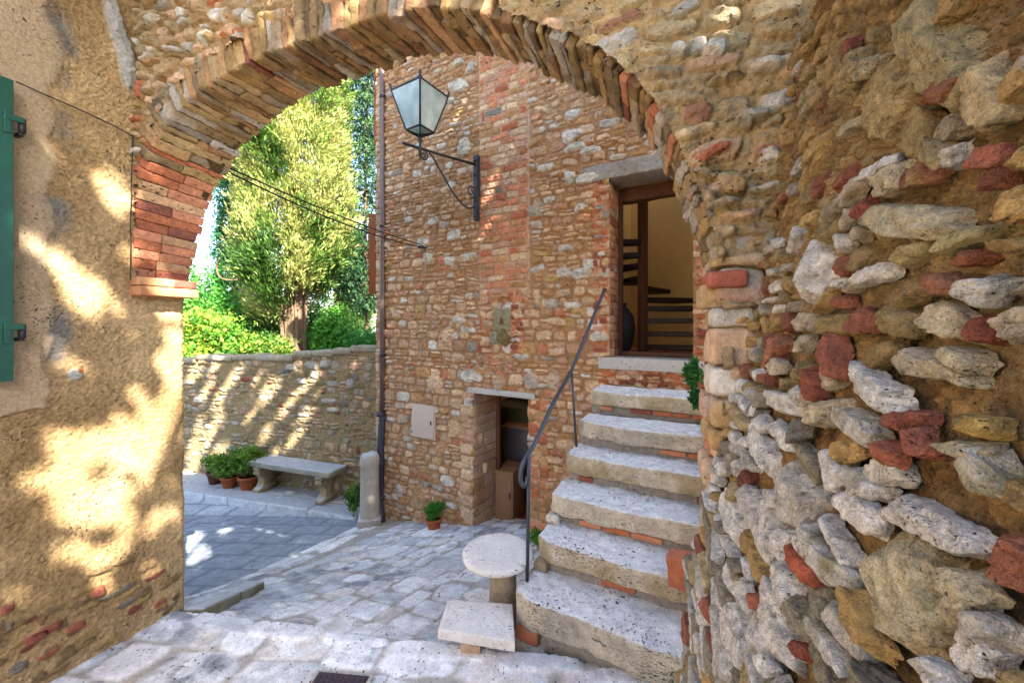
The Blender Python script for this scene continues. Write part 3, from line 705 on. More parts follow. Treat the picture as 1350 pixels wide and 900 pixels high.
# ================================================================== GROUND
gp = np.array([(-2.3, 2.83, -2.09), (-2.81, 3.94, -2.54), (-2.27, 5.81, -2.92), (-2.0, 6.13, -2.95), (-.55, 5.2, -2.62), (0, 4.85, -2.52), (.5, 4.5, -2.35), (-.1, 2.86, -2.17), (0.02, 2.52, -2.11), (-1.2, 2.75, -2.12), (-1.2, 4.3, -2.5),
               (1.0, 2.2, -2.0), (-3.6, 4.5, -2.7), (-3.5, 3.0, -2.35), (1.2, 4.2, -2.2), (-1.9, 7.0, -3.1), (-3.5, 6, -2.95), (.6, 6, -2.8), (-.9, 3.4, -2.28), (-1.7, 4.9, -2.68)])
def _phi(r2): return np.where(r2 > 1e-12, r2*np.log(np.maximum(r2, 1e-12))*.5, 0)
n = len(gp); A = np.zeros((n+3, n+3)); d2 = ((gp[:, None, :2]-gp[None, :, :2])**2).sum(-1); A[:n, :n] = _phi(d2)+np.eye(n)*.003
A[:n, n] = 1; A[:n, n+1:] = gp[:, :2]; A[n, :n] = 1; A[n+1:, :n] = gp[:, :2].T
W = np.linalg.solve(A, np.concatenate([gp[:, 2], [0, 0, 0]]))
def Gz(X, Y):
    X = np.asarray(X, float); Y = np.asarray(Y, float); r = W[n]+W[n+1]*X+W[n+2]*Y
    for i in range(n): r = r+W[i]*_phi((X-gp[i, 0])**2+(Y-gp[i, 1])**2)
    return r
eA, eB = np.array([-2.45, 2.80]), np.array([.10, 2.40])               # landing edge
def side_of(X, Y): return (Y-(eA[1]+(eB[1]-eA[1])*(X-eA[0])/(eB[0]-eA[0])))
def Lz(X, Y):
    d = np.clip(-side_of(X, Y), 0, 4)
    return -1.985+.055*d+.06*np.clip(X+.3, 0, 1.2)*np.clip(d*1.0+.25, 0, 1.2)
MORT = srgb('#aea79b')
gr = Field(np.arange(-3.6, 1.35, .0098), np.arange(-.9, 6.9, .0098)[:], MORT, .012, 7, 21, 20, .05)
# nearer rows seen closer still, beyond the frame coarser is fine
gr.H += .004*gr.D
PB = srgb('#d8d8d9'); PW = srgb('#e8e6e3'); PG = srgb('#bcbec0'); PT_ = srgb('#dad2c8'); PP = srgb('#d0c5c0')
palp = [(PB, 5), (PW, 4), (PG, 2.2), (PT_, 2), (PP, 1)]
def edge_y(X): return eA[1]+(eB[1]-eA[1])*(X-eA[0])/(eB[0]-eA[0])
MPd = math.atan2(eB[1]-eA[1], eB[0]-eA[0])
def slabs(c, ang, L0, L1, W0, W1, rh, rw, keep, pal=palp, h=(.006, .011), g=.0):
    """Slab rows in a rotated frame about c."""
    ca, sa = math.cos(ang), math.sin(ang); w = W0
    while w < W1:
        r_ = random.uniform(*rh); l = L0-random.random()*.3
        while l < L1:
            ln = random.uniform(*rw); x, y = l+ln/2, w+r_/2
            X = c[0]+x*ca-y*sa; Y = c[1]+x*sa+y*ca; l += ln
            if keep(X, Y):
                gr.stamp(X, Y, ln/2-g/2+.012, r_/2-g/2+.012, ang+random.gauss(0, .09), pick(pal)*random.uniform(.88, 1.1), random.uniform(*h), random.uniform(4.5, 9), random.uniform(8, 14), random.uniform(-.08, .08), .0028, alt=pick([(PW, 2), (PG, 2), (PB, 1), (srgb('#8f9297'), 1.2)]), cut=random.random() < .75)
        w += r_
slabs((eA[0], eA[1]), MPd, -1.6, 3.8, -3.4, -.16, (.16, .34), (.22, .60), lambda X, Y: True)
slabs((eA[0], eA[1]), MPd, -.6, 3.8, -.12, 0, (.12, .121), (.35, .7), lambda X, Y: True, [(PW, 3), (PB, 3), (PP, 1)], (.016, .024))
aP = math.atan2(5.81-3.94, -2.27+2.81)                                  # along the path's left edge
slabs((-2.81, 3.94), aP, -1.6, 2.6, -.34, 0.02, (.16, .2), (.4, .8), lambda X, Y: side_of(X, Y) > .03)
slabs((-2.65, 3.9), aP-.15, -2.5, 3, -4.5, -.30, (.14, .30), (.20, .46), lambda X, Y: side_of(X, Y) > .05)
gr.H += .006*fb2(gr.U*2.2, gr.V*2.2, 5, 3)
stn = fb2(gr.U*1.4, gr.V*1.4, 12, 4)
gr.C = gr.C*(1.04+.18*stn-.16*np.clip(fb2(gr.U*5, gr.V*5, 25, 5, .65)*1.6-.15, 0, 1))[..., None]
def gpos(U, V, Hh):
    s = side_of(U, V); z = np.where(s > .02, Gz(U, V), np.where(s < 0, Lz(U, V), Lz(U, V)+(Gz(U, V)-Lz(U, V))*s/.02))
    return U, V, z+Hh
def gmask(X, Y):
    u, v = xy2uv(X, Y)
    left = (X-(-2.81))*(5.81-3.94)-(Y-3.94)*(-2.27+2.81)               # >0 to the right of the path edge
    inside_left_house = (u < -3.25) & (v < 1.85)
    q_ = (X-1.027)*.514+(Y-4.3125)*.857
    t_ = (X-1.027)*-.857+(Y-4.3125)*.514
    return ((left > 0) | (Y < 3.62)) & ~inside_left_house & (q_ < .12) | ((t_ > .95) & (t_ < 1.8) & (q_ < .62) & (q_ > 0)) & (left > 0)
V, F, CC = gr.mesh(gpos, gmask)
tag(mk('stone_path', V, F, 'paving', None, CC), kind='structure')
# street (bluish slabs) left of the path
def Sz(X, Y): return -3.05+.2*np.clip(6.5-Y, 0, 4)-.03
stf = Field(np.arange(-9.5, -1.9, .022), np.arange(2.6, 7.4, .018), srgb('#7e858d'), .002, 4, 33, 26, .0)
ang_s = aP-1.35
ca, sa = math.cos(ang_s), math.sin(ang_s)
for i in range(-30, 30):
    for j in range(-14, 14):
        x = i*.52+(j % 2)*.26; y = j*.40; X = -4+x*ca-y*sa; Y = 5+x*sa+y*ca
        if -9.6 < X < -1.8 and 2.4 < Y < 7.6:
            bd = Y > 6.55+.17*(X+2.6)*-1-.35
            stf.stamp(X, Y, .258, .198, ang_s, (srgb('#b4b7bb') if bd else srgb('#9ba1a9'))*random.uniform(.92, 1.08), .004, 22, 30, 0, .0006, mott=.12)
V, F, CC = stf.mesh(lambda U, V, Hh: (U, V, Sz(U, V)+Hh), lambda X, Y: ((X+2.81)*(1.87)-(Y-3.94)*.54 < .5))
MAT['street'] = MAT['paving'].copy(); MAT['street'].name = 'street'
ntS = MAT['street'].node_tree
bS = ntS.nodes['Principled BSDF']; bumpS = bS.inputs['Normal'].links[0].from_node
wv = N(ntS, 'ShaderNodeTexWave', Scale=11.0, Distortion=.3, bands_direction='X'); tcS = N(ntS, 'ShaderNodeTexCoord'); mpS = N(ntS, 'ShaderNodeMapping'); mpS.inputs['Rotation'].default_value = (0, 0, -ang_s-.5)
ntS.links.new(tcS.outputs['Object'], mpS.inputs[0]); ntS.links.new(mpS.outputs[0], wv.inputs['Vector'])
b2 = N(ntS, 'ShaderNodeBump', Strength=.6, Distance=.004); ntS.links.new(wv.outputs['Fac'], b2.inputs['Height']); ntS.links.new(bumpS.outputs[0], b2.inputs['Normal']); ntS.links.new(b2.outputs[0], bS.inputs['Normal'])
tag(mk('street', V, F, 'street', None, CC), kind='structure')
# sidewalk with its kerb
GW0 = np.array([-2.3, 6.8]); GWd = np.array([-.956, .292]); GWn = np.array([.292, .956])   # n points away behind the wall
k0, k1 = pz(248, 648, -2.95), pz(462, 679, -2.95); kd = (k0-k1)[:2]; kd /= np.linalg.norm(kd)
SW = MB(); x = -.1
while x < 6:
    w = random.uniform(.5, .95); c = np.array([k1[0]+kd[0]*(x+w/2), k1[1]+kd[1]*(x+w/2)])
    MK = frame(dirx=(kd[0], kd[1]))
    if MK[1][1] < 0: MK[1] *= -1
    dz = -.015*(x < 0)
    rock(SW, [c[0]+MK[1][0]*.17, c[1]+MK[1][1]*.17, -2.95-.075+dz], (w/2-.004, .17, .075), MK, .03, .02, .010, 6, PB*random.uniform(.85, 1.05), .2, seed=int(x*10)+40, col2=PG)
    rock(SW, [c[0]+MK[1][0]*.75+.1, c[1]+MK[1][1]*.75, -2.95-.08+dz], (w/2-.004, .40, .075), MK, .05, .02, .008, 6, PT_*random.uniform(.7, .95), .2, seed=int(x*10)+90, col2=PG)
    x += w
tag(SW.build('sidewalk', 'bench_stone'), kind='structure')
# kerb stones at the near left corner, dark mossy side
mb = MB(); a, b = pz(262, 806, -1.99), pz(345, 768, -2.28)
for i, (f0, f1) in enumerate([(0, .56), (.57, 1.0)]):
    A_ = a+(b-a)*f0; B_ = a+(b-a)*f1; c = (A_+B_)/2; d_ = (B_-A_); L_ = np.linalg.norm(d_[:2])
    M = frame(dirx=(d_[0], d_[1])); sl = d_[2]/L_
    def tp(V, sl=sl): V = V.copy(); V[:, 2] += V[:, 0]*sl; return V
    rock(mb, c+[-.05, 0, -.06], (L_/2, .085, .085), M, .02, .03, .010, 7, srgb('#6f6a50'), .25, tp, seed=66+i, col2=srgb('#8a8a80'))
o = mb.build('kerb_stone', 'bench_stone'); tag(o, 'mossy kerb stones ending at the corner of the plastered house', 'kerb')
# low ramp slab between the plastered house and the street
mb = MB()
for (x_, y_, z_, l_, w_, s_) in [(286, 784, -2.36, .34, .20, 3)]:
    p = pz(x_, y_, z_); rock(mb, [p[0], p[1], float(Sz(p[0], p[1]))-.045], (l_, w_, .08), frame(aP-.1), .03, .02, .010, 6, PG*.9, .2, seed=s_, col2=srgb('#7b7f76'))
tag(mb.build('ramp_slab', 'paving'), 'grey slanting slab between the plastered house corner and the street', 'paving slab')
# metal drain cover
dcorn = [pz(421, 883, -1.925), pz(487, 889, -1.925)]
ux = (dcorn[1]-dcorn[0]); Lc = np.linalg.norm(ux[:2]); MD = frame(dirx=(ux[0], ux[1]))
DR = root('drain_cover', 'dark cast iron drain cover set into the pale paving', 'drain cover', dcorn[0])
zc = float(Lz(dcorn[0][0], dcorn[0][1]-.15))+.024
mb = MB(); box(mb, (-.02, -.34, -.03), (Lc+.02, .015, .0), MD, [dcorn[0][0], dcorn[0][1], zc], srgb('#b3aca0')); mb.build('frame', 'paving', DR)
mb = MB(); box(mb, (0, -.32, -.02), (Lc, 0, .004), MD, [dcorn[0][0], dcorn[0][1], zc], PG)
for i in range(9):
    for j in range(9): box(mb, (.012+i*Lc/9.3, -.31+j*.034, .004), (.03+i*Lc/9.3, -.292+j*.034, .0075), MD, [dcorn[0][0], dcorn[0][1], zc], PG, .002)
mb.build('plate', 'grate', DR)
# wide ground sheet to the horizon
n_ = 60; gx = np.concatenate([-np.geomspace(400, 12, 20), np.linspace(-10, 10, 21), np.geomspace(12, 400, 20)]); gy = gx+4
X, Y = np.meshgrid(gx, gy, indexing='ij'); Z = -3.35+.0*X
far = np.clip((np.hypot(X, Y)-60)/300, 0, 1); Z = Z-4*far
idx = np.arange(X.size).reshape(X.shape); F = np.stack([idx[:-1, :-1], idx[1:, :-1], idx[1:, 1:], idx[:-1, 1:]], -1).reshape(-1, 4)
tag(mk('ground', np.stack([X, Y, Z], -1).reshape(-1, 3), F, 'earth'), kind='structure')
# garden ground behind the low wall (about level with its foot on that side)
mb = MB(); MG_ = np.array([[*GWd, 0], [*GWn, 0], [0, 0, 1.]])
box(mb, (-6, .5, -3.4), (16, 14, -1.35), MG_, [*GW0, 0]); o = mb.build('garden_ground', 'earth'); tag(o, kind='structure')

# ================================================================== GARDEN WALL
GWR = root('garden_wall', 'low rubble garden wall behind the stone bench, dappled with sun', 'garden wall', [*GW0, -3])
gw = Field(np.arange(-.35, 6.8, .0125), np.arange(-3.15, .0, .0125), srgb('#96805c'), .014, 9, 51, 26, .14, .002)
gw.H += .012*gw.D
rubble(gw, -.35, 6.8, -3.15, .0, (.05, .19), (.10, .36), [(TAN, 3), (srgb('#93805f'), 5), (MG, 2.5), (DG, 1.5), (srgb('#9c8e78'), 3), (PINK, 1), (BRD, .4)], (.004, .026), .014, None, .1, rough=.012, skip=.25, alt=[(srgb('#8a7350'), 2), (TAN, 1)], cut=True)
for (x, y, w, h_) in [(463, 506, 14, 14), (262, 527, 18, 9), (430, 480, 18, 11), (385, 484, 20, 9), (435, 528, 30, 7), (440, 540, 24, 7), (398, 502, 16, 9)]:
    kx = (x-675)/525.; s = (-2.3-kx*6.8)/(.956+kx*.292); Yd = 6.8+.292*s
    gw.stamp(s, (430-y)/525*Yd, w/525*Yd/2*.95, h_/525*Yd/2, 0, MG*1.05, .05, 3, 4, 0, .012)
gw.C *= (1+.2*fb2(gw.U*1.1, gw.V*1.1, 4, 3))[..., None]
def ctop(s): return -.345-.30*np.clip(s/4.5, 0, 1.3)**.8+.03*np.sin(s*2.1)+.02*np.sin(s*5)
V, F, CC = gw.mesh(lambda U, V, Hh: (GW0[0]+GWd[0]*U-GWn[0]*Hh, GW0[1]+GWd[1]*U-GWn[1]*Hh, V), lambda s, z: z < ctop(s)-.01)
mk('wall_face', V, F, 'masonry', GWR, CC)
mb = MB(); s = -.35
while s < 6.8:
    w = random.uniform(.28, .6); zc_ = float(ctop(np.array(s+w/2)))
    rock(mb, [GW0[0]+GWd[0]*(s+w/2)+GWn[0]*.17, GW0[1]+GWd[1]*(s+w/2)+GWn[1]*.17, zc_-.05], (w/2+.006, .215, .055), MG_, .035, .04, .015, 6, srgb('#9c9078'), .2, seed=int(s*20)+7, col2=srgb('#a89a80'))
    s += w
mb.build('coping', 'masonry', GWR)
mb = MB(); box(mb, (-.35, .33, -3.2), (6.8, .40, -.75), MG_, [*GW0, 0], srgb('#8d8067')); mb.build('rear_face', 'masonry', GWR)

# ================================================================== BENCH, BOLLARD
zb = -2.40
bq = [pz(326, 607, zb), pz(436, 624, zb), pz(456, 612, zb), pz(347, 597, zb)]
bc = sum(bq)/4; BN = root('stone_bench', 'weathered stone bench on scrolled feet against the garden wall', 'bench', [bc[0], bc[1], -2.95])
bx = (bq[1]-bq[0]+bq[2]-bq[3])/2; Lb = np.linalg.norm(bx); MBn = frame(dirx=(bx[0], bx[1])); db = .42
mb = MB(); rock(mb, [bc[0], bc[1], zb-.05], (Lb/2, db/2, .05), MBn, .025, .022, .010, 7, srgb('#8f8a78'), .2, seed=5, col2=srgb('#a09a88')); mb.build('slab', 'bench_stone', BN)
def foot(cx):
    """Scrolled foot: profile across the bench depth, extruded along its length."""
    prof = [(-.20, 0), (-.20, .05), (-.15, .075), (-.115, .12), (-.10, .18), (-.115, .24), (-.15, .285), (-.185, .31), (-.20, .345), (-.185, .385), (-.19, .45),
            (.15, .45), (.15, .38), (.10, .30), (.08, .2), (.11, .1), (.17, .05), (.17, 0)]
    P = spline([(a, 0, b) for a, b in prof], 3); n = len(P); hw = .075
    cen = P.mean(0); V = []; 
    for e, sc_ in ((-hw, .96), (-hw*.75, 1), (hw*.75, 1), (hw, .96)):
        for p in P: V.append((e, cen[0]+(p[0]-cen[0])*sc_, cen[2]+(p[2]-cen[2])*sc_))
    V = np.array(V); V[:, 2] = np.maximum(V[:, 2], 0); F = []
    for k in range(3):
        for j in range(n): F.append((k*n+j, k*n+(j+1) % n, (k+1)*n+(j+1) % n, (k+1)*n+j))
    for e in (0, 3):                                  # side faces: stitch front half to back half
        h = n//2
        for j in range(h-1):
            f = (e*n+j, e*n+j+1, e*n+n-2-j, e*n+n-1-j); F.append(f if e else f[::-1])
    V = V+fb3(V+cx, 12, 3, 3)[:, None]*.006
    mb = MB(); mb.add(V@MBn+[bc[0], bc[1], -2.95]+MBn[0]*cx, F, srgb('#a08d6e')); return mb.build('foot', 'bench_stone', BN)
foot(-Lb/2+.26); foot(Lb/2-.24)

BO = root('stone_bollard', 'round-topped stone bollard by the drainpipe foot', 'bollard', px(487, 690, 5.86))
bp_ = px(487.5, 690, 5.86)
mb = MB(); rr = .135
lathe(mb, [bp_[0], bp_[1], 0], [(.001, -1.84), (.06, -1.845), (.10, -1.865), (.125, -1.90), (.138, -1.94), (.138, -2.03), (.128, -2.05), (.132, -2.3), (.137, -2.6), (.14, -2.80)], 32, srgb('#aca394'), .02); mb.build('shaft', 'bench_stone', BO)
mb = MB(); rock(mb, [bp_[0]-.0, bp_[1], -2.92], (.165, .16, .14), frame(.3), .03, .03, .012, 7, srgb('#9a9488'), .2); mb.build('plinth', 'bench_stone', BO)

# ================================================================== PLASTERED HOUSE (left)
UL = -3.1; V0, V1 = 1.591, 1.894
PH = root('plastered_house', 'ochre roughcast house wall at the left with a green shutter', 'house', [*uv2(-3.3, .5), -2.0])
pl = Field(np.concatenate([np.arange(-3.5, .7, .06), np.arange(.7, V1+.004, .0046)]), np.arange(-2.4, 2.4, .0050), srgb('#b09060'), .01, 8, 71)
w1 = fb2(pl.U*2.5, pl.V*2.5, 3, 4); w2 = fb2(pl.U*70, pl.V*70, 4, 2)
sm = 1/(1+np.exp((pl.U-1.215-.11*fb2(pl.U*1.5+3, pl.V*2.6, 9, 6, .62)+.0*pl.V)/.006))       # smooth patch round the shutter
sm = sm*(pl.V > -.45-.08*w1)
gr_ = fb2(pl.U*75, pl.V*85, 61, 2, .7)
pl.H += .012*w1+.005*fb2(pl.U*18, pl.V*18, 6, 3)*(1-sm)+.0042*gr_*(1-sm)+.003*w2*(1-sm)+.012*sm
cA = srgb('#c4a578'); cB = srgb('#94764c'); cS = srgb('#bda484'); cG = srgb('#807a72')
m_ = np.clip(.5+.8*fb2(pl.U*3, pl.V*3, 14, 4), 0, 1)[..., None]; pl.C = cA*m_+cB*(1-m_)
pl.C *= (1+.30*gr_+.15*w2)[..., None]
smc = np.clip(sm, 0, 1)[..., None]; pl.C = pl.C*(1-smc)+cS*(1+.15*w1[..., None])*smc
gb = np.exp(-((pl.U-1.215-.11*fb2(pl.U*1.5+3, pl.V*2.6, 9, 6, .62)-.03)/.05)**2)*np.clip(.4+1.6*fb2(pl.U*5, pl.V*5, 22, 4), 0, 1)*(pl.V > -.6)
gb = np.clip(gb*1.2, 0, 1)[..., None]; pl.C = pl.C*(1-gb)+cG*gb
# grey streak under the eave and along the top
for (x, y, w, h_, c, hh) in [(100, 495, 34, 18, srgb('#b9b4a8'), .016), (105, 489, 12, 8, srgb('#a5583a'), .02)]:
    def lw(x, y, u=UL):
        kx = (x-675)/525.; v = u*(CO+kx*SI)/(kx*CO-SI); Yd = v*CO-u*SI; return v, (430-y)/525*Yd, Yd
    v, z, Yd = lw(x, y); pl.stamp(v, z, w/525*Yd/2*.5, h_/525*Yd/2, .2, c, hh+.008, 2.5, 5, cut=True)
def lw(x, y, u=UL):
    kx = (x-675)/525.; v = u*(CO+kx*SI)/(kx*CO-SI); Yd = v*CO-u*SI; return v, (430-y)/525*Yd, Yd
# rubble showing at the foot of the wall
random.seed(33)
for i in range(120):
    v = random.uniform(.55, 1.88); z = -1.50-.62*random.random()**1.5+.10*random.random()
    if z > -1.95+.25*(1.9-v)+.25 and random.random() < .6: continue
    pl.stamp(v, z, random.uniform(.02, .07), random.uniform(.012, .032), random.gauss(0, .08), pick([(BR, .6), (BRD, .8), (srgb('#8d7350'), 7), (DG, 1), (srgb('#8a8070'), 1.5), (OCH, 2)])*.85, random.uniform(.010, .020), 3, 4, 0, .006, cut=True)
for (x, y, w, h_) in [(388, 0, 0, 0), (130, 778, 18, 14), (100, 825, 24, 12), (60, 830, 40, 12), (45, 840, 30, 12), (10, 800, 20, 12)]:
    if w: v, z, Yd = lw(x, y); pl.stamp(v, z, w/525*Yd/2*.8, h_/525*Yd/2, 0, BRD*1.1, .04, 4, 5, 0, .006, over=True)
pl.stamp(1.52, 1.75, .05, .32, .25, srgb('#a8a49c'), .05, 4, 3, 0, .006)          # pale mortar fillet by the arch
random.seed(7)
edge = .03*np.exp(-((V1-pl.U)/.03))
def plpos(v, z, h):
    e = np.clip((v-(V1-.04))/.04, 0, 1)**2
    X, Y = uv2(UL+h-.035*e-.01, v+.012*fb2(z*6, v*0, 8, 3)*(v > V1-.05)); return X, Y, z
V, F, CC = pl.mesh(plpos); mk('plaster_wall', V, F, 'plaster', PH, CC)
MU = np.array([[CO, -SI, 0], [SI, CO, 0], [0, 0, 1.]])                # rows: u, v, z
mb = MB(); rock(mb, MU[0]*(-5.14)+MU[1]*(V1-.075)+[0, 0, 0], (2.0, .06, 2.6), MU, .12, .03, .01, 5, cA, .2)
box(mb, (-7.1, -3.5, -2.6), (-7.0, V1-.1, 2.6), MU, (0, 0, 0), cA)
mb.build('end_wall', 'plaster', PH)
mb = MB(); box(mb, (-7.2, -3.6, 2.6), (UL+.05, V1+.05, 2.72), MU, (0, 0, 0)); mb.build('roof', 'roof_tile', PH)
# shutter: stiles, rails, slats; hinges
SHT = MB(); vS = 1.057; zs0, zs1 = -.275, 1.235; wS = .46; uo = UL+.03
box(SHT, (uo, vS-.055, zs0), (uo+.042, vS, zs1), MU, (0, 0, 0), r=.003); box(SHT, (uo, vS-wS, zs0), (uo+.042, vS-wS+.055, zs1), MU, (0, 0, 0), r=.003)
for zz in (zs0, .45, zs1-.09): box(SHT, (uo, vS-wS+.055, zz), (uo+.040, vS-.055, zz+.09), MU, (0, 0, 0), r=.003)
so = SHT.build('shutter', 'green_paint', PH, False)
sl = MB(); box(sl, (uo+.008, vS-wS+.05, zs0+.08), (uo+.026, vS-.05, zs1-.08), MU, (0, 0, 0)); sl.build('panel', 'green_paint', so, False)
for (xx, yy) in ((22, 165), (22, 438)):
    v, z, Yd = lw(18, yy, UL+.05)
    hb = MB(); box(hb, (uo+.042, vS-.035, z-.055), (uo+.050, vS-.012, z+.055), MU); hb.build('hinge_plate', 'green_paint', so, False); hb = MB(); box(hb, (uo+.036, vS-.035, z+.012), (uo+.052, vS+.035, z+.042), MU); hb.build('hinge', 'green_paint', so, False)
    hb = MB(); pP = (MU[0]*(uo+.03)+MU[1]*(vS+.032)); tube(hb, [pP+[0, 0, z-.03], pP+[0, 0, z], pP+[0, 0, z+.04]], .014, 8); box(hb, (UL-.02, vS+.022, z-.045), (uo+.03, vS+.042, z-.028), MU); hb.build('hinge_pin', 'iron', so)
wire = [lw(*p, UL+.03) for p in [(22, 108), (60, 125), (108, 146), (150, 166), (176, 180)]]
mb = MB(); tube(mb, spline([MU[0]*(UL+.028)+MU[1]*v+[0, 0, z] for v, z, _ in wire], 6), .004, 5)
wire = [lw(*p, UL+.03) for p in [(176, 180), (174, 240), (173, 300), (173, 370)]]
tube(mb, spline([MU[0]*(UL+.024)+MU[1]*v+[0, 0, z] for v, z, _ in wire], 6), .003, 5); tag(mb.build('wall_wire', 'cable'), 'thin dark wire stapled across the ochre plaster', 'wire')

# ================================================================== ARCH
AR = root('stone_arch', 'rough stone and brick arch spanning the passage', 'arch', [*uv2(-1.4, 1.75), -2.0])
rearc = np.array([(-3.12, .25), (-3.04, .45), (-2.944, .70), (-2.868, .85), (-2.677, 1.085), (-2.467, 1.235), (-2.053, 1.405), (-1.742, 1.45), (-1.172, 1.475), (-.943, 1.435), (-.635, 1.32), (-.44, 1.2), (-.26, 1.08), (-.14, .967), (-.02, .83), (.09, .60), (.186, .33), (.205, .25)])
frontc = np.array([(-3.12, .25), (-3.10, .50), (-3.07, .78), (-3.02, .95), (-2.86, 1.16), (-2.60, 1.33), (-2.10, 1.455), (-1.74, 1.475), (-1.10, 1.475), (-.90, 1.435), (-.62, 1.325), (-.42, 1.215), (-.24, 1.09), (-.12, .98), (.0, .83), (.11, .60), (.20, .33), (.215, .25)])
def resamp(P, n=400):
    P = spline([(a, 0, b) for a, b in P], 10)[:, [0, 2]]; s = np.concatenate([[0], np.cumsum(np.hypot(*np.diff(P, axis=0).T))]); q = np.linspace(0, s[-1], n)
    return np.column_stack([np.interp(q, s, P[:, 0]), np.interp(q, s, P[:, 1])]), s[-1]
RC, LR = resamp(rearc); FC, LF = resamp(frontc)
def arcpt(f, w):                              # f along (0..1), w depth 0 front..1 rear -> (u,z), outward normal
    i = f*399; i0 = int(min(398, max(0, math.floor(i)))); t = i-i0
    P = lambda Q: Q[i0]*(1-t)+Q[i0+1]*t
    p = P(FC)*(1-w)+P(RC)*w; T = (FC[min(399, i0+6)]-FC[max(0, i0-6)])*(1-w)+(RC[min(399, i0+6)]-RC[max(0, i0-6)])*w; T /= np.linalg.norm(T)
    return p, T, np.array([-T[1], T[0]])
mb = MB(); mbb = MB(); f = 0.0; red = 0
palv = [(srgb('#8a7250'), 5), (srgb('#9c845e'), 4), (srgb('#75624a'), 4), (srgb('#8c8276'), 1.2), (srgb('#8c684a'), 2)]
while f < 1:
    th = (random.uniform(.032, .072) if f < .65 else random.uniform(.028, .06)) if f > .16 else .062
    df = th/LF; fm = f+df/2
    is_b = f < .165 or random.random() < .07
    depth = V1-V0
    cuts = sorted([0, 1]+([random.uniform(.35, .65)] if random.random() < .75 else []))
    for w0, w1_ in zip(cuts[:-1], cuts[1:]):
        wm = (w0+w1_)/2; p, T, Nn = arcpt(min(.999, fm), wm)
        jit = random.uniform(-.011, .011) if not is_b else random.uniform(-.006, .006)
        rl = .11 if f < .72 else .085
        cen2 = p+Nn*(rl+jit)
        Tz = np.array([T[0]*CO, -T[0]*SI, T[1]]); Nz = np.array([Nn[0]*CO, -Nn[0]*SI, Nn[1]]); Vv = np.array([SI, CO, 0.])
        hw = (w1_-w0)*depth/2
        fj = (random.uniform(-.006, .012) if f < .68 else random.uniform(-.035, -.02)) if w0 == 0 else 0; rj = random.uniform(-.01, .02) if w1_ == 1 else 0
        cv = V0+(w0+w1_)/2*depth+(rj-fj)/2
        dP = (arcpt(min(.999, fm), w1_)[0]-arcpt(min(.999, fm), w0)[0])/2; dr, dt = float(dP@Nn), float(dP@T)
        def shr(V, dr=dr, dt=dt, hw=hw): V = V.copy(); q_ = V[:, 1]/hw; V[:, 2] += q_*dr; V[:, 0] += q_*dt; return V
        X, Y = uv2(cen2[0], cv)
        M = np.array([Tz, Vv, Nz])
        colr = pick([(BR*.9, 3), (BR2*.9, 3), (srgb('#7f4c3e'), 2), (srgb('#b08a66'), 2.5)]) if is_b else pick(palv)
        if is_b: rock(mbb, [X, Y, cen2[1]], (th/2-.002, hw+(rj+fj)/2-.002, rl), M, .020, .007, .006, 16, colr*random.uniform(.8, 1.1), .3, shr)
        else: rock(mb, [X, Y, cen2[1]], (th/2-.0005+random.uniform(-.003, .001), hw+(rj+fj)/2+.002, rl), M, .014, .010, .016, 20, colr*random.uniform(.7, 1.12), .5, shr, 6, .008, col2=pick([(ORM*.8, 1), (OCH*.8, 1), (MG, 1)]))
    f += df
mb.V += mbb.V; mb.F += [f_+mb.n for f_ in mbb.F]; mb.C += mbb.C; mb.build('arch_ring', 'masonry', AR)
# mortar bed behind the voussoir faces
Vb = []; nn = 200
for w in (0.02, .98):
    for i in range(nn):
        p, T, Nn = arcpt(i/(nn-1), w)
        for r_ in (.012, .25):
            q_ = p+Nn*r_; X, Y = uv2(q_[0], V0+.045+(V1-V0-.055)*w); Vb.append((X, Y, q_[1]))
Vb = np.array(Vb); Fb = []
for i in range(nn-1):
    a = 2*i; b = a+2; o_ = 2*nn
    Fb += [(a, b, b+1, a+1), (a+o_, a+1+o_, b+1+o_, b+o_), (a, a+o_, b+o_, b)]
mk('mortar_bed', Vb, Fb, 'masonry', AR, np.tile(srgb('#6f5836'), (len(Vb), 1)))
# spandrel and pier face
spn = Field(np.arange(-3.14, 1.5, .0068), np.arange(-2.4, 2.7, .0068), srgb('#a48a62'), .014, 9, 91, 30, .14, .007)
spn.H += .016*spn.D+.010*spn.L+.014*fb2(spn.U*6, spn.V*6, 3, 3)
pal_s = [(srgb('#a89270'), 5), (LG, 2.2), (MG, 2.2), (srgb('#9c7f55'), 4), (BR, .5), (TAN, 3)]
# left of crown: many flat stones; right: mortar-heavy with scattered grey stones
rubble(spn, -3.14, -.9, .25, 2.7, (.035, .10), (.07, .24), pal_s, (.012, .036), .014, None, .12, rough=.012, cut=True, alt=[(ORM*.9, 1), (TAN, 1)])
rubble(spn, -.9, 1.5, .3, 2.7, (.04, .11), (.08, .26), [(srgb('#a3906e'), 5), (srgb('#b09c78'), 5), (MG, 1.4), (srgb('#9a8668'), 3), (TAN, 2), (srgb('#9c7058'), .5)], (.006, .022), .014, None, .18, rough=.015, skip=.12, cut=True)
rubble(spn, -.1, .75, -2.4, .35, (.06, .14), (.10, .24), [(srgb('#a8885c'), 5), (TAN, 3), (MG, 1.4), (LG, .8), (PINK, 1)], (.010, .030), .026, None, .08, rough=.014, skip=.28, cut=True)
def ap(x, y, v=V0):
    kx = (x-675)/525.; u = v*(kx*CO-SI)/(CO+kx*SI); Yd = v*CO-u*SI; return u, (430-y)/525*Yd, Yd
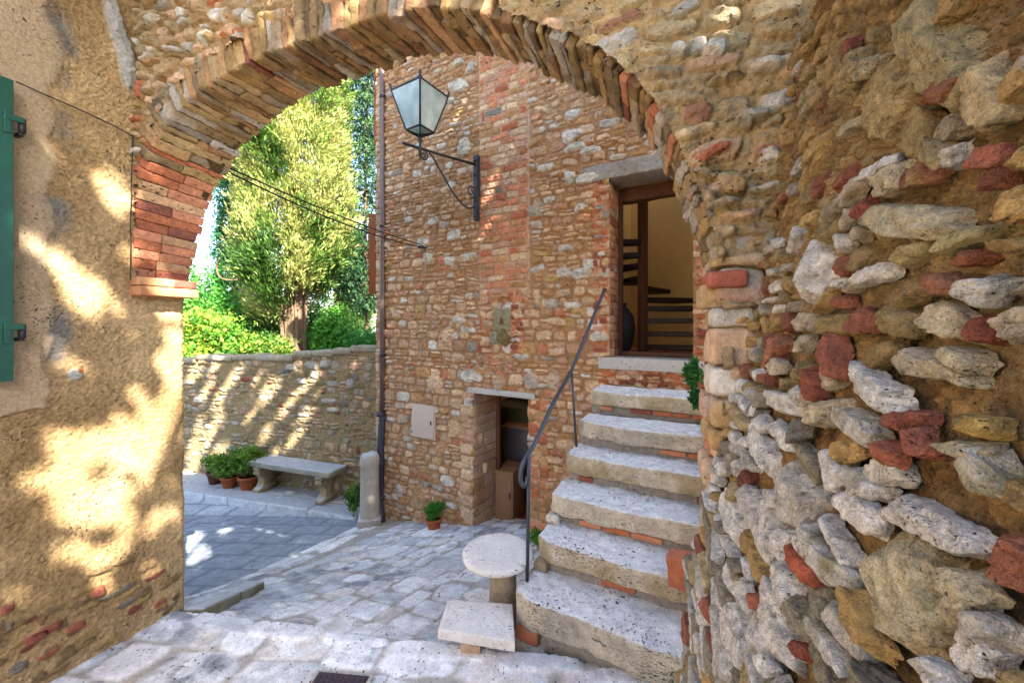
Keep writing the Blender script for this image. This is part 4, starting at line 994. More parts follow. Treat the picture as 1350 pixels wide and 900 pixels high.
for (x, y, w, h_, a, c) in [(893, 66, 22, 20, 0, LG), (940, 65, 30, 22, 0, LG), (1012, 84, 66, 16, 0, LG), (1035, 20, 32, 14, 0, LG), (955, 105, 48, 8, 0, MG), (994, 150, 36, 20, .15, MG), (938, 203, 66, 16, .35, BR),
    (1018, 205, 26, 22, .1, LG), (290, 22, 40, 24, -.2, LG), (328, 25, 24, 22, 0, LG), (195, 78, 26, 14, 0, LG), (202, 27, 34, 10, 0, LG), (205, 105, 34, 8, 0, LG), (272, 52, 26, 18, .2, LG), (308, 62, 50, 8, .5, MG), (300, 48, 18, 10, 0, BR), (316, 44, 20, 10, .1, BR),
    (187, 120, 14, 26, .2, BR), (215, 128, 40, 10, .2, DG), (222, 92, 50, 20, .1, srgb('#a08560')), (925, 255, 30, 40, .3, srgb('#b08f62')), (965, 240, 34, 34, .2, srgb('#b08f55')), (950, 265, 50, 10, .2, MG), (968, 400, 70, 12, .1, srgb('#a08560')), (950, 470, 50, 40, 0, srgb('#9a8460')), (940, 340, 30, 30, 0, srgb('#b09468')),
    (945, 570, 30, 30, 0, TAN), (940, 620, 30, 26, 0, TAN), (935, 690, 16, 50, 0, PINK), (185, 160, 30, 10, 0, BR)]:
    u, z, Yd = ap(x, y); spn.stamp(u, z, w/525*Yd/2, h_/525*Yd/2, a, c*random.uniform(.9, 1.05), .040, 3.4, 5, 0, .012, alt=None if c is BR else srgb('#a08a68'), cut=True)
spn.C *= (1+.2*fb2(spn.U*2, spn.V*2, 5, 3))[..., None]
fcu = FC[:, 0]; fcz = FC[:, 1]
def above(u, z):
    zc_ = np.interp(u, fcu[np.argsort(fcu)], fcz[np.argsort(fcu)], left=.25, right=-9)
    return z > zc_+np.where(u < -.9, .15, np.where(u < -.62, .10, .035))+.01*fb2(u*14, z*14, 3, 2)
V, F, CC = spn.mesh(lambda U, V, Hh: (*uv2(U, V0-Hh+.012), V), lambda u, z: (above(u, z) & (u < .245) & (z > .25)) | (u >= .235)); mk('spandrel', V, F, 'masonry', AR, CC)
# rear face
idxs = np.argsort(RC[:, 0])
rf = Field(np.arange(-3.14, .75, .03), np.arange(-2.4, 2.7, .03), srgb('#a88a5c'), .02, 5, 95)
rubble(rf, -3.14, .75, -2.4, 2.7, (.08, .15), (.12, .3), pal_s, (.01, .03), .02)
V, F, CC = rf.mesh(lambda U, V, Hh: (*uv2(U, V1+Hh-.02), V), lambda u, z: ((z > np.interp(u, RC[idxs, 0], RC[idxs, 1], left=.25, right=-9)+.1) & (z > .25) & (u < .2)) | (u >= .235)); mk('rear_face', V, F, 'masonry', AR, CC)
mb = MB(); box(mb, (-3.14, V0-.02, 2.69), (.75, V1+.02, 2.74), MU, (0, 0, 0), TAN); mb.build('top_course', 'masonry', AR)
# pier stones at the right arris
mb = MB(); z = -2.35
while z < .22:
    h_ = min(random.uniform(.06, .15), .25-z)
    for (v0_, v1_) in ((V0, V0+random.uniform(.12, .18)), (V1-.14, V1)):
        j = random.uniform(-.014, .016); w = random.uniform(.07, .12)
        c = pick([(srgb('#a8885c'), 4), (TAN, 3), (LG, 1), (PINK, 1), (BR, .5)])
        rock(mb, MU[0]*(.205+w+j-.03*np.clip(-z-.3, 0, 1)*.6)+MU[1]*((v0_+v1_)/2-.005)+[0, 0, z+h_/2], (w, (v1_-v0_)/2+.012, h_/2-.003), MU, .018, .022, .014, 10, c*random.uniform(.85, 1.1), .25, None, 5, .012, col2=pick([(ORM, 1), (MG, 1), (TAN, 1)]))
    z += h_
mb.build('pier_stone', 'masonry', AR)
# brick imposts
for a_ in [(MU[0]*(UL+.03)+MU[1]*((V0+V1)/2)+[0, 0, .225], (.06, (V1-V0)/2+.02, .030), MU, .025, .008, .004, 12, srgb('#b07a55'), .2),
    (MU[0]*(UL+.025)+MU[1]*(V0+.08)+[0, 0, .286], (.05, .10, .026), MU, .025, .008, .004, 12, srgb('#b5855f'), .2),
    (MU[0]*(UL+.025)+MU[1]*(V1-.06)+[0, 0, .286], (.05, .075, .026), MU, .025, .008, .004, 12, BRD, .2),
    (MU[0]*(.25)+MU[1]*(V0+.05)+[0, 0, .165], (.062, .09, .028), MU, .014, .014, .012, 14, BRD*1.2, .4)]:
    one('impost_brick', 'brick', AR, *a_)
mb = MB()
rock(mb, MU[0]*(.22)+MU[1]*(V0+.12)+[0, 0, .11], (.055, .10, .045), MU, .02, .02, .010, 10, srgb('#b3966c'), .25); mb.build('impost_stone', 'masonry', AR)

# ================================================================== RUBBLE WALL (right)
RW = root('rubble_wall', 'bulging rough rubble wall filling the right side, grey stones low, earthy mortar high', 'wall', [*uv2(.5, .8), -2.0])
uz = np.array([-2.6, -1.3, -.91, -.57, 0, .85, 1.1]); uu = np.array([.07, .13, .165, .225, .345, .455, .50])
def uw(z): return np.interp(z, uz, uu)
def rw(x, y):
    kx = (x-675)/525.; ky = (430-y)/525.; z = 0.
    for _ in range(25):
        u = uw(z); v = u*(CO+kx*SI)/(kx*CO-SI); Yd = v*CO-u*SI; z = .5*z+.5*ky*Yd
    return v, z, Yd
va = np.concatenate([np.arange(-3, .2, .06), np.arange(.2, .7, .0022), np.arange(.7, 1.62, .0040)])
za = np.concatenate([np.arange(-2.45, -1.0, .006), np.arange(-1.0, -.5, .0035), np.arange(-.5, .5, .0021), np.arange(.5, 1.12, .004)])
W_ = Field(va, za, srgb('#8f6a34'), .007, 18, 111, 80, .09, .019)
big = fb2(W_.U*5, W_.V*5, 7, 4); ear = fb2(W_.U*24, W_.V*24, 17, 4, .65)
hi = np.clip((W_.V+.25)/.5, 0, 1)
W_.H += .026*big*(.35+.65*hi)+.018*ear*(.4+.6*hi)+.009*W_.D*(.6+.4*hi)+.010*W_.R*hi+.007*fb2(W_.U*48, W_.V*52, 66, 3, .65)*(.3+.7*hi)
em = np.clip(.5+.9*ear, 0, 1)[..., None]; W_.C = srgb('#a07c4c')*em+srgb('#523b22')*(1-em)
eh = np.clip(.5+fb2(W_.U*3, W_.V*3, 19, 3), 0, 1)[..., None]; W_.C = W_.C*(1-.35*eh)+srgb('#a89a78')*.35*eh
ROCKS = []
class Recorder:
    """Collects the stones of the near wall, so that each can be built as a fractured rock bedded in the mortar."""
    def stamp(s_, u, v, a, b, ang, col, h, *aa, **k): ROCKS.append([u, v, a, b, ang, np.asarray(col, float), h, k.get('alt'), len(ROCKS)])
REC = Recorder()
random.seed(5)
pal_n = [(srgb('#cdc8c2'), 5), (srgb('#b8b3ac'), 3), (srgb('#8a8271'), 3), (srgb('#a8946c'), 1.8), (srgb('#8f5a46'), .5), (srgb('#7c4a3e'), .4), (OCH, 1)]
# lower, densely packed flat stones
rubble(REC, .2, 1.62, -2.45, -.62, (.028, .062), (.08, .24), pal_n, (.014, .034), .003, None, .12, (3.5, 7), (3.5, 8), .2, .010, 0, [(srgb('#8a826a'), 2), (srgb('#9c8556'), 1.5)], .5, cut=True)
rubble(REC, .2, 1.62, -.62, -.22, (.026, .06), (.05, .17), pal_n, (.012, .030), .004, None, .2, (3.5, 7), (3.5, 8), .2, .009, .15, [(srgb('#8a826a'), 2), (OCH, 1)], .5, cut=True)
rubble(REC, .2, 1.62, -.22, .25, (.022, .055), (.035, .12), [(srgb('#a89c88'), 3), (srgb('#8f7a52'), 4), (OCH, 3), (srgb('#8f5a46'), .8), (srgb('#7c4a3e'), .5), (LG, 1.2)], (.010, .024), .010, None, .3, (3, 6), (3, 7), .2, .008, .22, [(OCH*.9, 2), (srgb('#8a826a'), 1)], .5, cut=True)
rubble(REC, .2, 1.62, .25, 1.12, (.03, .08), (.05, .15), [(srgb('#8f7a52'), 4), (OCH*.9, 5), (srgb('#8a5844'), .6), (srgb('#a39676'), 2), (MG, .6)], (.008, .022), .014, None, .5, (3, 6), (3, 7), .2, .010, .38, [(OCH*.85, 2), (UMB, 1)], .6, cut=True)
rubble(W_, -3, .2, -2.45, 1.12, (.08, .16), (.15, .35), pal_n, (.02, .05), .03, None, .1)
G1 = srgb('#cbc6bf'); G2 = srgb('#b9b2a7'); G3 = srgb('#b3a88c'); YB = srgb('#b59a5e'); W1 = srgb('#b8ab90')
# stones read off the photograph: ends of the long axis and thickness, in photo pixels; each gets its own place on the wall
NAUTO = len(ROCKS)
for (x0, y0, x1, y1, th, c, h_) in [
    (1185, 690, 1255, 870, 135, G3, .055), (1200, 665, 1350, 735, 44, G1, .05), (1070, 700, 1140, 780, 36, G1, .05), (1060, 640, 1075, 700, 44, G2, .035), (1145, 490, 1215, 540, 40, G1, .05), (1120, 545, 1190, 585, 38, G1, .045),
    (1062, 400, 1095, 310, 44, G1, .045), (1160, 285, 1290, 300, 50, G3, .04), (1150, 235, 1205, 205, 18, G1, .04), (1165, 250, 1210, 225, 34, W1, .035), (1245, 405, 1298, 440, 44, W1, .04), (1290, 555, 1350, 570, 24, YB, .04),
    (1320, 600, 1350, 660, 50, G1, .04), (1320, 80, 1350, 170, 60, srgb('#b09c76'), .05), (1205, 30, 1300, 130, 90, srgb('#9c8c66'), .05), (1310, 380, 1350, 385, 44, G2, .045), (1240, 370, 1305, 380, 34, srgb('#94664e'), .035),
    (1062, 722, 1105, 772, 16, srgb('#a4583f'), .06), (1180, 590, 1215, 610, 32, srgb('#a0614c'), .05), (1205, 550, 1225, 565, 24, srgb('#955a48'), .05), (1225, 548, 1245, 560, 18, srgb('#955a48'), .045), (1235, 565, 1250, 605, 20, srgb('#9c604c'), .05),
    (1078, 495, 1098, 520, 30, BRD, .05), (1108, 440, 1122, 500, 20, srgb('#955a48'), .045), (1015, 485, 1035, 440, 16, srgb('#9c6650'), .04), (1060, 575, 1076, 560, 24, DG, .05), (1076, 550, 1112, 540, 38, W1, .04), (1315, 420, 1325, 455, 26, BRD, .04),
    (1125, 200, 1135, 60, 0, srgb('#a0614c'), .05), (1130, 75, 1140, 60, 18, srgb('#8a5040'), .04), (1245, 125, 1300, 105, 34, srgb('#8f5f44'), .045), (1322, 205, 1350, 200, 34, srgb('#9c604c'), .045), (1150, 290, 1165, 260, 18, BRD, .04), (1118, 245, 1140, 225, 22, srgb('#8a5040'), .035),
    (1205, 150, 1110, 300, 0, G1, .04), (1245, 185, 1265, 220, 34, srgb('#a39270'), .04), (1040, 610, 1058, 690, 26, G2, .04), (1105, 600, 1135, 640, 34, G1, .045), (1135, 620, 1185, 655, 28, G1, .045), (1160, 690, 1180, 660, 0, G1, .04),
    (1000, 560, 1020, 620, 22, G1, .04), (1020, 520, 1065, 540, 26, G1, .04), (1030, 560, 1060, 590, 22, G1, .04), (960, 640, 985, 720, 22, G1, .04), (990, 640, 1020, 720, 20, G2, .04), (1300, 760, 1340, 820, 60, G3, .05), (1330, 820, 1350, 850, 40, G2, .045),
    (1020, 780, 1060, 880, 32, G1, .045), (970, 800, 1000, 890, 36, G1, .045), (1040, 740, 1065, 800, 28, G1, .045), (1250, 885, 1300, 898, 30, G1, .05), (1110, 800, 1180, 880, 26, G2, .05), (1090, 815, 1150, 895, 22, G1, .05), (940, 795, 952, 820, 14, srgb('#a0614c'), .045), (1068, 850, 1075, 870, 12, BRD, .04),
    (1012, 690, 1035, 740, 20, G1, .04), (1010, 785, 1018, 810, 10, srgb('#a0614c'), .045), (1240, 480, 1300, 500, 20, G3, .03), (1270, 460, 1310, 490, 24, W1, .035), (1270, 590, 1345, 600, 10, G3, .04), (1195, 345, 1240, 320, 20, srgb('#a8986e'), .03), (1140, 370, 1190, 355, 20, G1, .035), (1255, 330, 1330, 300, 16, srgb('#a3986e'), .035),
    (1155, 180, 1215, 60, 40, srgb('#a08c64'), .03), (1060, 150, 1085, 110, 18, srgb('#9c8966'), .03), (1110, 130, 1150, 70, 26, srgb('#9f8c66'), .035), (1050, 340, 1062, 290, 14, G2, .03)]:
    if th == 0: continue
    a = np.array(rw(x0, y0)); b = np.array(rw(x1, y1)); m_ = (a+b)/2; d_ = b[:2]-a[:2]
    e = np.array([x1-x0, y1-y0], float); e /= np.linalg.norm(e); xm, ym = (x0+x1)/2, (y0+y1)/2
    c1 = np.array(rw(min(1349, xm-e[1]*th/2), ym+e[0]*th/2)); c2 = np.array(rw(min(1349, xm+e[1]*th/2), ym-e[0]*th/2))
    L_ = np.linalg.norm(d_)/2; ang = math.atan2(d_[1], d_[0]); nrm = np.array([-math.sin(ang), math.cos(ang)])
    T_ = max(.012, abs(np.dot((c2-c1)[:2], nrm))/2); T_ = min(T_, L_*1.3+.02)
    sc_ = min(1, max(.35, m_[2]/1.0)); REC.stamp(m_[0], m_[1], max(L_, .012), T_, ang, c*random.uniform(.95, 1.08), h_*(.5+.2*sc_), 4.5, 7, random.uniform(-.5, .5), .009, alt=srgb('#8a8262') if random.random() < .7 and c[0] > .2 and abs(c[0]-c[2]) < .2 else None, cut=True, mott=.22)
random.seed(7)
W_.H += .0026*fb2(W_.U*110, W_.V*150, 6, 3, .65)-.0035*np.clip(fb2(W_.U*60, W_.V*90, 44, 3, .6)-.25, 0, 1)*3
W_.C *= (1+.22*fb2(W_.U*14, W_.V*14, 31, 4, .65)+.30*fb2(W_.U*70, W_.V*110, 37, 3, .7))[..., None]
def wpos(v, z, h): X, Y = uv2(uw(z)-h+.012, v); return X, Y, z
V, F, CC = W_.mesh(wpos, lambda v, z: z < 1.06+.04*fb2(v*6, v*0, 2, 3)); mk('wall_face', V, F, 'near_masonry', RW, CC)
def near_rock(mb, u, v, a, b, ang, col, h, alt, sd):
    r_ = np.random.default_rng(sd+5); Yd = max(.25, u*CO-uw(v)*SI)
    n = int(np.clip(2*a*398/Yd/1.7, 7, 64)); m_ = int(np.clip(2*b*398/Yd/1.7, 6, 48)); dn = max(5, m_//2)
    Vc, Fc, _ = cube_grid(n, m_, dn)
    D_ = Vc/np.linalg.norm(Vc, axis=1, keepdims=True)
    pl_ = [(np.array([sx, 0, 0])+r_.normal(size=3)*.16, r_.uniform(.84, 1.02)) for sx in (-1, 1)]
    pl_ += [(np.array([0, sy, 0])+r_.normal(size=3)*.16, r_.uniform(.84, 1.02)) for sy in (-1, 1)]
    pl_ += [(np.array([0, 0, 1.])+r_.normal(size=3)*[.14, .2, 0], r_.uniform(.80, 1.0)), (np.array([0, 0, -1.]), 1.)]
    for _ in range(9):
        q_ = r_.normal(size=3); q_[2] = abs(q_[2])*.8; q_[:2] *= 1.2; pl_.append((q_, r_.uniform(.88, 1.16)))
    R_ = np.full(len(D_), 9.)
    for nn_, c_ in pl_:
        nn_ = nn_/np.linalg.norm(nn_); dt = D_@nn_; R_ = np.where(dt > .02, np.minimum(R_, c_/np.maximum(dt, .02)), R_)
    P = D_*np.minimum(R_, 1.45)[:, None]
    dp = max(.022, min(a, b)*1.1)
    P = P*[a*.97, b*.99, dp]; off = r_.uniform(0, 40, 3)
    Q = P+off
    bed = fb3(Q*[1, 3.2, 2.0], 16, sd % 90, 4, .6); fine = fb3(Q, 85, (sd*3) % 90, 3, .65); med = fb3(Q, 26, (sd*7) % 90, 3, .6)
    rid = 1-2*np.abs(fb3(Q*[1, 2.6, 1.5], 22, (sd*5) % 90, 3, .6))
    k_ = min(1, b/.03)
    disp = (.0055*bed+.0018*fine+.0045*med-.0050*np.clip(rid-.62, 0, 1)*3)*k_
    P = P+D_*disp[:, None]
    ca, sa = math.cos(ang), math.sin(ang)
    vv = u+P[:, 0]*ca-P[:, 1]*sa; zz = v+P[:, 0]*sa+P[:, 1]*ca
    uu_ = uw(v)+(zz-v)*.16+dp-h-P[:, 2]-.012
    X, Y = uv2(uu_, vv)
    cc = col*(1+.20*bed+.22*med+.20*fine)[:, None]
    lich = np.clip(fb3(Q, 9, (sd*11) % 90, 4, .65)*2.4-.35, 0, 1)[:, None]
    if alt is not None: cc = cc*(1-lich)+np.asarray(alt)*lich
    dk = np.clip(fb3(Q, 40, (sd*13) % 90, 3, .6)*3-1.0, 0, .6)[:, None]; cc = cc*(1-dk)+srgb('#57503f')*dk
    keep_ = (Vc[Fc].mean(1)[:, 2] > -.55)
    mb.add(np.stack([X, Y, zz], 1), Fc[keep_], cc)
def cube_grid(n, m_, d):
    A = [np.linspace(-1, 1, n+1), np.linspace(-1, 1, m_+1), np.linspace(-1, 1, d+1)]; Vs = []; Fs = []; k = 0
    for ax in range(3):
        a_, b_ = (ax+1) % 3, (ax+2) % 3
        for sg in (-1, 1):
            ga, gb = np.meshgrid(A[a_], A[b_], indexing='ij'); P = np.zeros(ga.shape+(3,)); P[..., a_] = ga; P[..., b_] = gb; P[..., ax] = sg
            na, nb = ga.shape; idx = np.arange(na*nb).reshape(na, nb); f = np.stack([idx[:-1, :-1], idx[1:, :-1], idx[1:, 1:], idx[:-1, 1:]], -1).reshape(-1, 4)
            if sg < 0: f = f[:, ::-1]
            Vs.append(P.reshape(-1, 3)); Fs.append(f+k); k += na*nb
    V = np.vstack(Vs); F = np.vstack(Fs); _, fi, inv = np.unique(np.round(V*1e5).astype(np.int64), axis=0, return_index=True, return_inverse=True)
    return V[fi], inv.ravel()[F], None
mb = MB(); big_ = ROCKS[NAUTO:]
for r_ in ROCKS[:NAUTO]:
    bad = False
    for g_ in big_:
        dx, dy = r_[0]-g_[0], r_[1]-g_[1]; ca, sa = math.cos(g_[4]), math.sin(g_[4])
        if (abs(dx*ca+dy*sa)/(g_[2]*.92+r_[2]*.55))**2.5+(abs(-dx*sa+dy*ca)/(g_[3]*.92+r_[3]*.55))**2.5 < 1: bad = True; break
    if not bad and r_[1] < 1.0: near_rock(mb, *r_[:8], r_[8])
for r_ in big_: near_rock(mb, r_[0], r_[1], r_[2], r_[3], r_[4], r_[5], r_[6]*.9, r_[7], r_[8])
print('near rocks', len(ROCKS), 'verts', mb.n)
mb.build('bedded_stones', 'near_masonry', RW)
# terrace ground held by the wall
mb = MB(); box(mb, (.58, -6, -2.6), (9, 1.9, 1.0), MU, (0, 0, 0)); tag(mb.build('terrace', 'earth'), kind='structure')

# ================================================================== PLANTS
def leaves(mb, cen, nrm_bias, n, size, cols, asp=.45, rng=RNG, droop=0, along=None):
    """n rhombic leaves at given centres (n,3)."""
    d = rng.normal(size=(n, 3)); d[:, 2] += nrm_bias; d /= np.linalg.norm(d, axis=1, keepdims=True)
    r = rng.normal(size=(n, 3)); a = np.cross(d, r); a /= np.linalg.norm(a, axis=1, keepdims=True)
    if along is not None: a = along+rng.normal(size=(n, 3))*.28; a /= np.linalg.norm(a, axis=1, keepdims=True)
    if droop: a[:, 2] -= droop; a /= np.linalg.norm(a, axis=1, keepdims=True)
    b = np.cross(d, a); b /= np.linalg.norm(b, axis=1, keepdims=True)+1e-9
    s = size*(.6+.8*rng.random(n))[:, None]
    V = np.stack([cen-a*s, cen+b*s*asp, cen+a*s, cen-b*s*asp], 1).reshape(-1, 3)
    F = np.arange(4*n).reshape(n, 4); mb.add(V, F, np.repeat(cols, 4, 0))
def bush(mb, c, rad_, n, size, c1, c2, asp=.45, clumps=30, flat=1, tips=None, droop=0):
    cc = RNG.normal(size=(clumps, 3)); cc /= np.linalg.norm(cc, axis=1, keepdims=True); cc *= (RNG.random((clumps, 1))**.4)*.8
    tone = RNG.random(clumps); k = RNG.integers(0, clumps, n)
    p = cc[k]+RNG.normal(size=(n, 3))*.17
    P = p*np.array([rad_[0], rad_[1], rad_[2]])+np.asarray(c)
    t = np.clip(tone[k]+RNG.normal(size=n)*.2, 0, 1)[:, None]; col = np.asarray(c1)*(1-t)+np.asarray(c2)*t
    col *= (.75+.5*RNG.random((n, 1)))
    if tips is not None:
        m_ = RNG.random(n) < .12; col[m_] = tips
    leaves(mb, P, .5, n, size, col, asp, droop=droop)
GD = srgb('#2f5a22'); GM = srgb('#4e7a2c'); GL = srgb('#7ba03c'); GY = srgb('#a9a542')
def stems(mb, base, top, n, sp, r_=.003):
    for i in range(n):
        e = np.array(top)+RNG.normal(size=3)*sp; tube(mb, spline([base, (np.array(base)+e)/2+RNG.normal(size=3)*sp*.2, e], 3), r_, 4, GD)
def pot(name, label, base, R, h, tall, sp, n, ls, c1, c2, mat='terracotta', grp=None, asp=.35):
    P = root(name, label, 'potted plant', base, grp)
    b = np.array(base, float); mb = MB()
    lathe(mb, b, [(.001, .0), (R*.68, 0), (R*.72, .01), (R*.93, h*.80), (R*1.04, h*.80), (R*1.06, h*.98), (R*1.0, h), (R*.92, h*.99), (R*.88, h*.85)], 28); mb.build('pot', mat, P)
    mb = MB(); lathe(mb, b, [(.001, h*.88), (R*.5, h*.89), (R*.90, h*.86)], 20); mb.build('soil', 'soil', P)
    mb = MB(); stems(mb, b+[0, 0, h*.88], b+[0, 0, h+tall*.6], 9, sp*.4); mb.build('stems', 'leaf', P)
    mb = MB(); bush(mb, b+[0, 0, h+tall*.52], (sp, sp, tall*.55), n, ls, c1, c2, asp, 26, droop=.25); mb.build('foliage', 'leaf', P)
    return P
MAT['dark_clay'] = surf('dark_clay', col=srgb('#70422f'), var=.2, scale=20, bump=.003, bscale=60)
zg = float(Gz(*pz(573, 694, -2.68)[:2]))
pot('potted_plant', 'small mounded green plant in a terracotta pot against the house front', pz(572, 697, -2.69), .105, .15, .20, .15, 1700, .016, GM, srgb('#3c8a2a'))
pot('potted_plant', 'leafy plant in the largest terracotta pot, next to the stone bench', pz(328, 643, -2.95), .17, .23, .50, .30, 2200, .038, GM, GL, grp=None)
pot('potted_plant', 'leafy plant in an orange clay pot, middle one of the row by the bench', pz(303, 641, -2.95), .15, .20, .48, .30, 2000, .038, GM, GL)
pot('potted_plant', 'leafy plant in a dark clay pot, farthest from the bench', pz(284, 636, -2.95), .14, .22, .32, .22, 1000, .034, GM, GL, mat='dark_clay')
def weed(name, label, base, rad_, n, ls, c1, c2, hc, tips=None):
    P = root(name, label, 'plant', base); b = np.array(base, float)
    mb = MB(); stems(mb, b, b+[0, 0, hc], 10, min(rad_)*.5, .0025); mb.build('stems', 'leaf', P)
    mb = MB(); bush(mb, b+[0, 0, hc], rad_, n, ls, c1, c2, .5, 22, tips=tips); mb.build('foliage', 'leaf', P); return P
weed('wall_plant', 'leafy green weed growing between the bench and the bollard', pz(467, 676, -2.93), (.17, .14, .26), 900, .03, GD, GL, .26)
weed('wall_plant', 'small green plant between the low doorway and the steps', [.36, 4.2, -2.36], (.19, .16, .14), 900, .024, GM, GL, .12)
bA = px(914, 500, 1.84)
weed('wall_plant', 'bright green tuft at the pier beside the top steps', bA, (.046, .04, .075), 1300, .0095, srgb('#24522a'), srgb('#3f7a34'), .035)
weed('wall_plant', 'lower green tuft hanging at the pier beside the steps', px(916, 532, 1.83), (.036, .034, .052), 900, .0085, srgb('#24522a'), srgb('#3f7a34'), .03)
weed('wall_plant', 'tiny green sprig at the foot of the lowest step by the rubble wall', pz(888, 898, -1.86), (.03, .03, .05), 60, .014, GM, GL, .03)
weed('wall_plant', 'green leaves hanging over the top of the rubble wall', [*uv2(.47, 1.30), 1.08], (.10, .16, .09), 160, .03, GM, srgb('#8fc23c'), .02)
weed('wall_plant', 'darker green leaves on the rubble wall top nearer the frame edge', [*uv2(.47, .98), 1.06], (.08, .12, .07), 140, .025, GD, GM, .01)

# ------------------------------------------------------------------ trees
def trunk(mb, base, top, r0, r1, n=10, wob=.06, seed=1, flute=0):
    rg = np.random.default_rng(seed); b = np.array(base, float); t = np.array(top, float)
    P = [b+(t-b)*f+np.append(rg.normal(size=2)*wob*(f > 0), 0) for f in np.linspace(0, 1, 5)]; P = spline(P, 4)
    R = np.linspace(r0, r1, len(P)); R[0] *= 1.15; tube(mb, P, R, n)
TRN = []
def cypress(name, label, base, H_, R_, nclu, per, ls, cs, trunk_r, zlo=.12, seed=3, open_=.0, stemsN=1, prof=None, droop=.0, up=.55):
    T = root(name, label, 'tree', base); b = np.array(base, float); rg = np.random.default_rng(seed)
    mb = MB(); trunk(mb, b, b+[0, 0, H_*.9], trunk_r, .03, 12, .04, seed)
    for i in range(stemsN-1):
        a = rg.uniform(0, 6.28); o_ = np.array([math.cos(a), math.sin(a), 0])*trunk_r*rg.uniform(.5, .9)
        trunk(mb, b+o_, b+o_*rg.uniform(1.0, 2.4)+[0, 0, H_*rg.uniform(.25, .4)], trunk_r*rg.uniform(.16, .32), .02, 8, .03, seed+i)
    mb.build('trunk', 'bark', T)
    for i in range(26):
        mb = MB()
        z = H_*rg.uniform(zlo, .85); a = rg.uniform(0, 6.28); r_ = R_*.75; f = z/H_
        s0 = b+[0, 0, z]; e = b+np.array([math.cos(a)*r_, math.sin(a)*r_, z+r_*up]); tube(mb, spline([s0, (s0+e)/2-[0, 0, .1], e], 3), np.linspace(.04, .008, 7), 5); mb.build('limb', 'bark', T)
    mb = MB(); z = rg.random(nclu)**.9*(1-zlo)+zlo; a = rg.uniform(0, 6.283, nclu)
    pr = prof(z) if prof else np.sin(np.pi*np.clip((z-zlo)/(1-zlo), 0, 1)**.75)**.6
    lob = 1+.14*np.sin(a*4+z*6)+.12*np.sin(a*9-z*13)+.10*np.sin(a*2+z*23)+.10*np.sin(a*17+z*31)+(.22*fb2(a*3, z*16, 9, 3) if prof else 0)
    r = R_*pr*lob*(1-rg.random(nclu)**2*.35)
    cen = np.column_stack([np.cos(a)*r, np.sin(a)*r, z*H_])+b
    if prof: cen[:, 2] += (cen[:, 0]-b[0])/R_*1.0*np.clip(1-(z-zlo)/.16, 0, 1)
    tone = rg.random(nclu); n_ = nclu*per
    if prof: tone = np.clip(.5+1.5*fb2(a*2.2, z*13, 5, 3)+.25*(tone-.5), 0, 1)
    k = np.repeat(np.arange(nclu), per)
    dirs = np.column_stack([np.cos(a)*.45, np.sin(a)*.45, np.full(nclu, up)]); dirs += rg.normal(size=dirs.shape)*.25; dirs /= np.linalg.norm(dirs, axis=1, keepdims=True)
    s_ = rg.random(n_)[:, None]; L_ = .34
    P = cen[k]+dirs[k]*s_*L_+rg.normal(size=(n_, 3))*(.05+.06*(1-s_))
    t = np.clip(tone[k]+rg.normal(size=n_)*.18, 0, .999); ci = (t*(len(cs)-1)); i0 = ci.astype(int); f = (ci-i0)[:, None]; CA = np.array(cs); col = CA[i0]*(1-f)+CA[np.minimum(i0+1, len(cs)-1)]*f
    col *= (.75+.5*rg.random((n_, 1)))
    leaves(mb, P, 0, n_, ls*(1.35 if prof else 1), col, .26 if prof else .38, rg, droop, dirs[k] if prof else None)
    mb.build('crown', 'leaf', T); return T
yc = [srgb('#2c4a18'), srgb('#4f702a'), srgb('#7f9444'), srgb('#a0905c'), srgb('#a4b060')]
Yc = 10.5
def cprof(z): return np.interp(z, [.15, .18, .25, .4, .75, 1], [.55, .85, 1.0, 1.0, .9, .2])
cypress('cypress_tree', 'huge pale yellow-green cypress with a fluted multi-stem trunk behind the garden wall', [(390-675)/525*Yc, Yc, -1.4], 13, 1.13, 6600, 38, .042, yc, .26, .150, 3, stemsN=11, prof=cprof)
cypress('evergreen_tree', 'dark bluish evergreen beyond the cypress at the house corner', [(484-675)/525*12.5, 12.6, -1.4], 12, 1.15, 1900, 28, .055, [srgb('#16301f'), srgb('#28452e'), srgb('#3a5a34'), srgb('#4f7040')], .06, .16, 8, droop=.8, up=-.2)
cypress('slim_cypress', 'narrow dark green cypress at the left edge of the great one', [(307-675)/525*13.5, 13.5, -1.4], 7.6, .42, 900, 28, .05, [srgb('#1c4a2a'), srgb('#2f6a3a'), srgb('#4a8048')], .12, .1, 12)
def shrub(name, label, base, rad_, n, ls, c1, c2, tips=None, tr=.05, clumps=90, cat='bush'):
    T = root(name, label, cat, base); b = np.array(base, float)
    mb = MB()
    for i in range(7):
        e = b+RNG.normal(size=3)*[rad_[0]*.4, rad_[1]*.4, 0]+[0, 0, rad_[2]*1.5]; tube(mb, spline([b, (b+e)/2+RNG.normal(size=3)*.1, e], 3), np.linspace(tr, .01, 7), 6)
    mb.build('trunk', 'bark', T)
    mb = MB(); bush(mb, b+[0, 0, rad_[2]], rad_, n, ls, c1, c2, .5, clumps, tips=tips); mb.build('crown', 'leaf', T); return T
def at(x, Y, z): return [(x-675)/525*Y, Y, z]
shrub('laurel_bush', 'bright yellow-green bush over the left end of the garden wall', at(268, 9.6, -1.4), (1.15, .9, .95), 15000, .05, srgb('#3f7a2a'), srgb('#9ab83a'), srgb('#c9b34a'))
shrub('laurel_bush', 'tall mid-green bush behind the yellow one at the left', at(262, 12.2, -1.4), (1.7, 1.1, 1.75), 15000, .06, srgb('#2c6a2a'), srgb('#63a53a'), cat='bush')
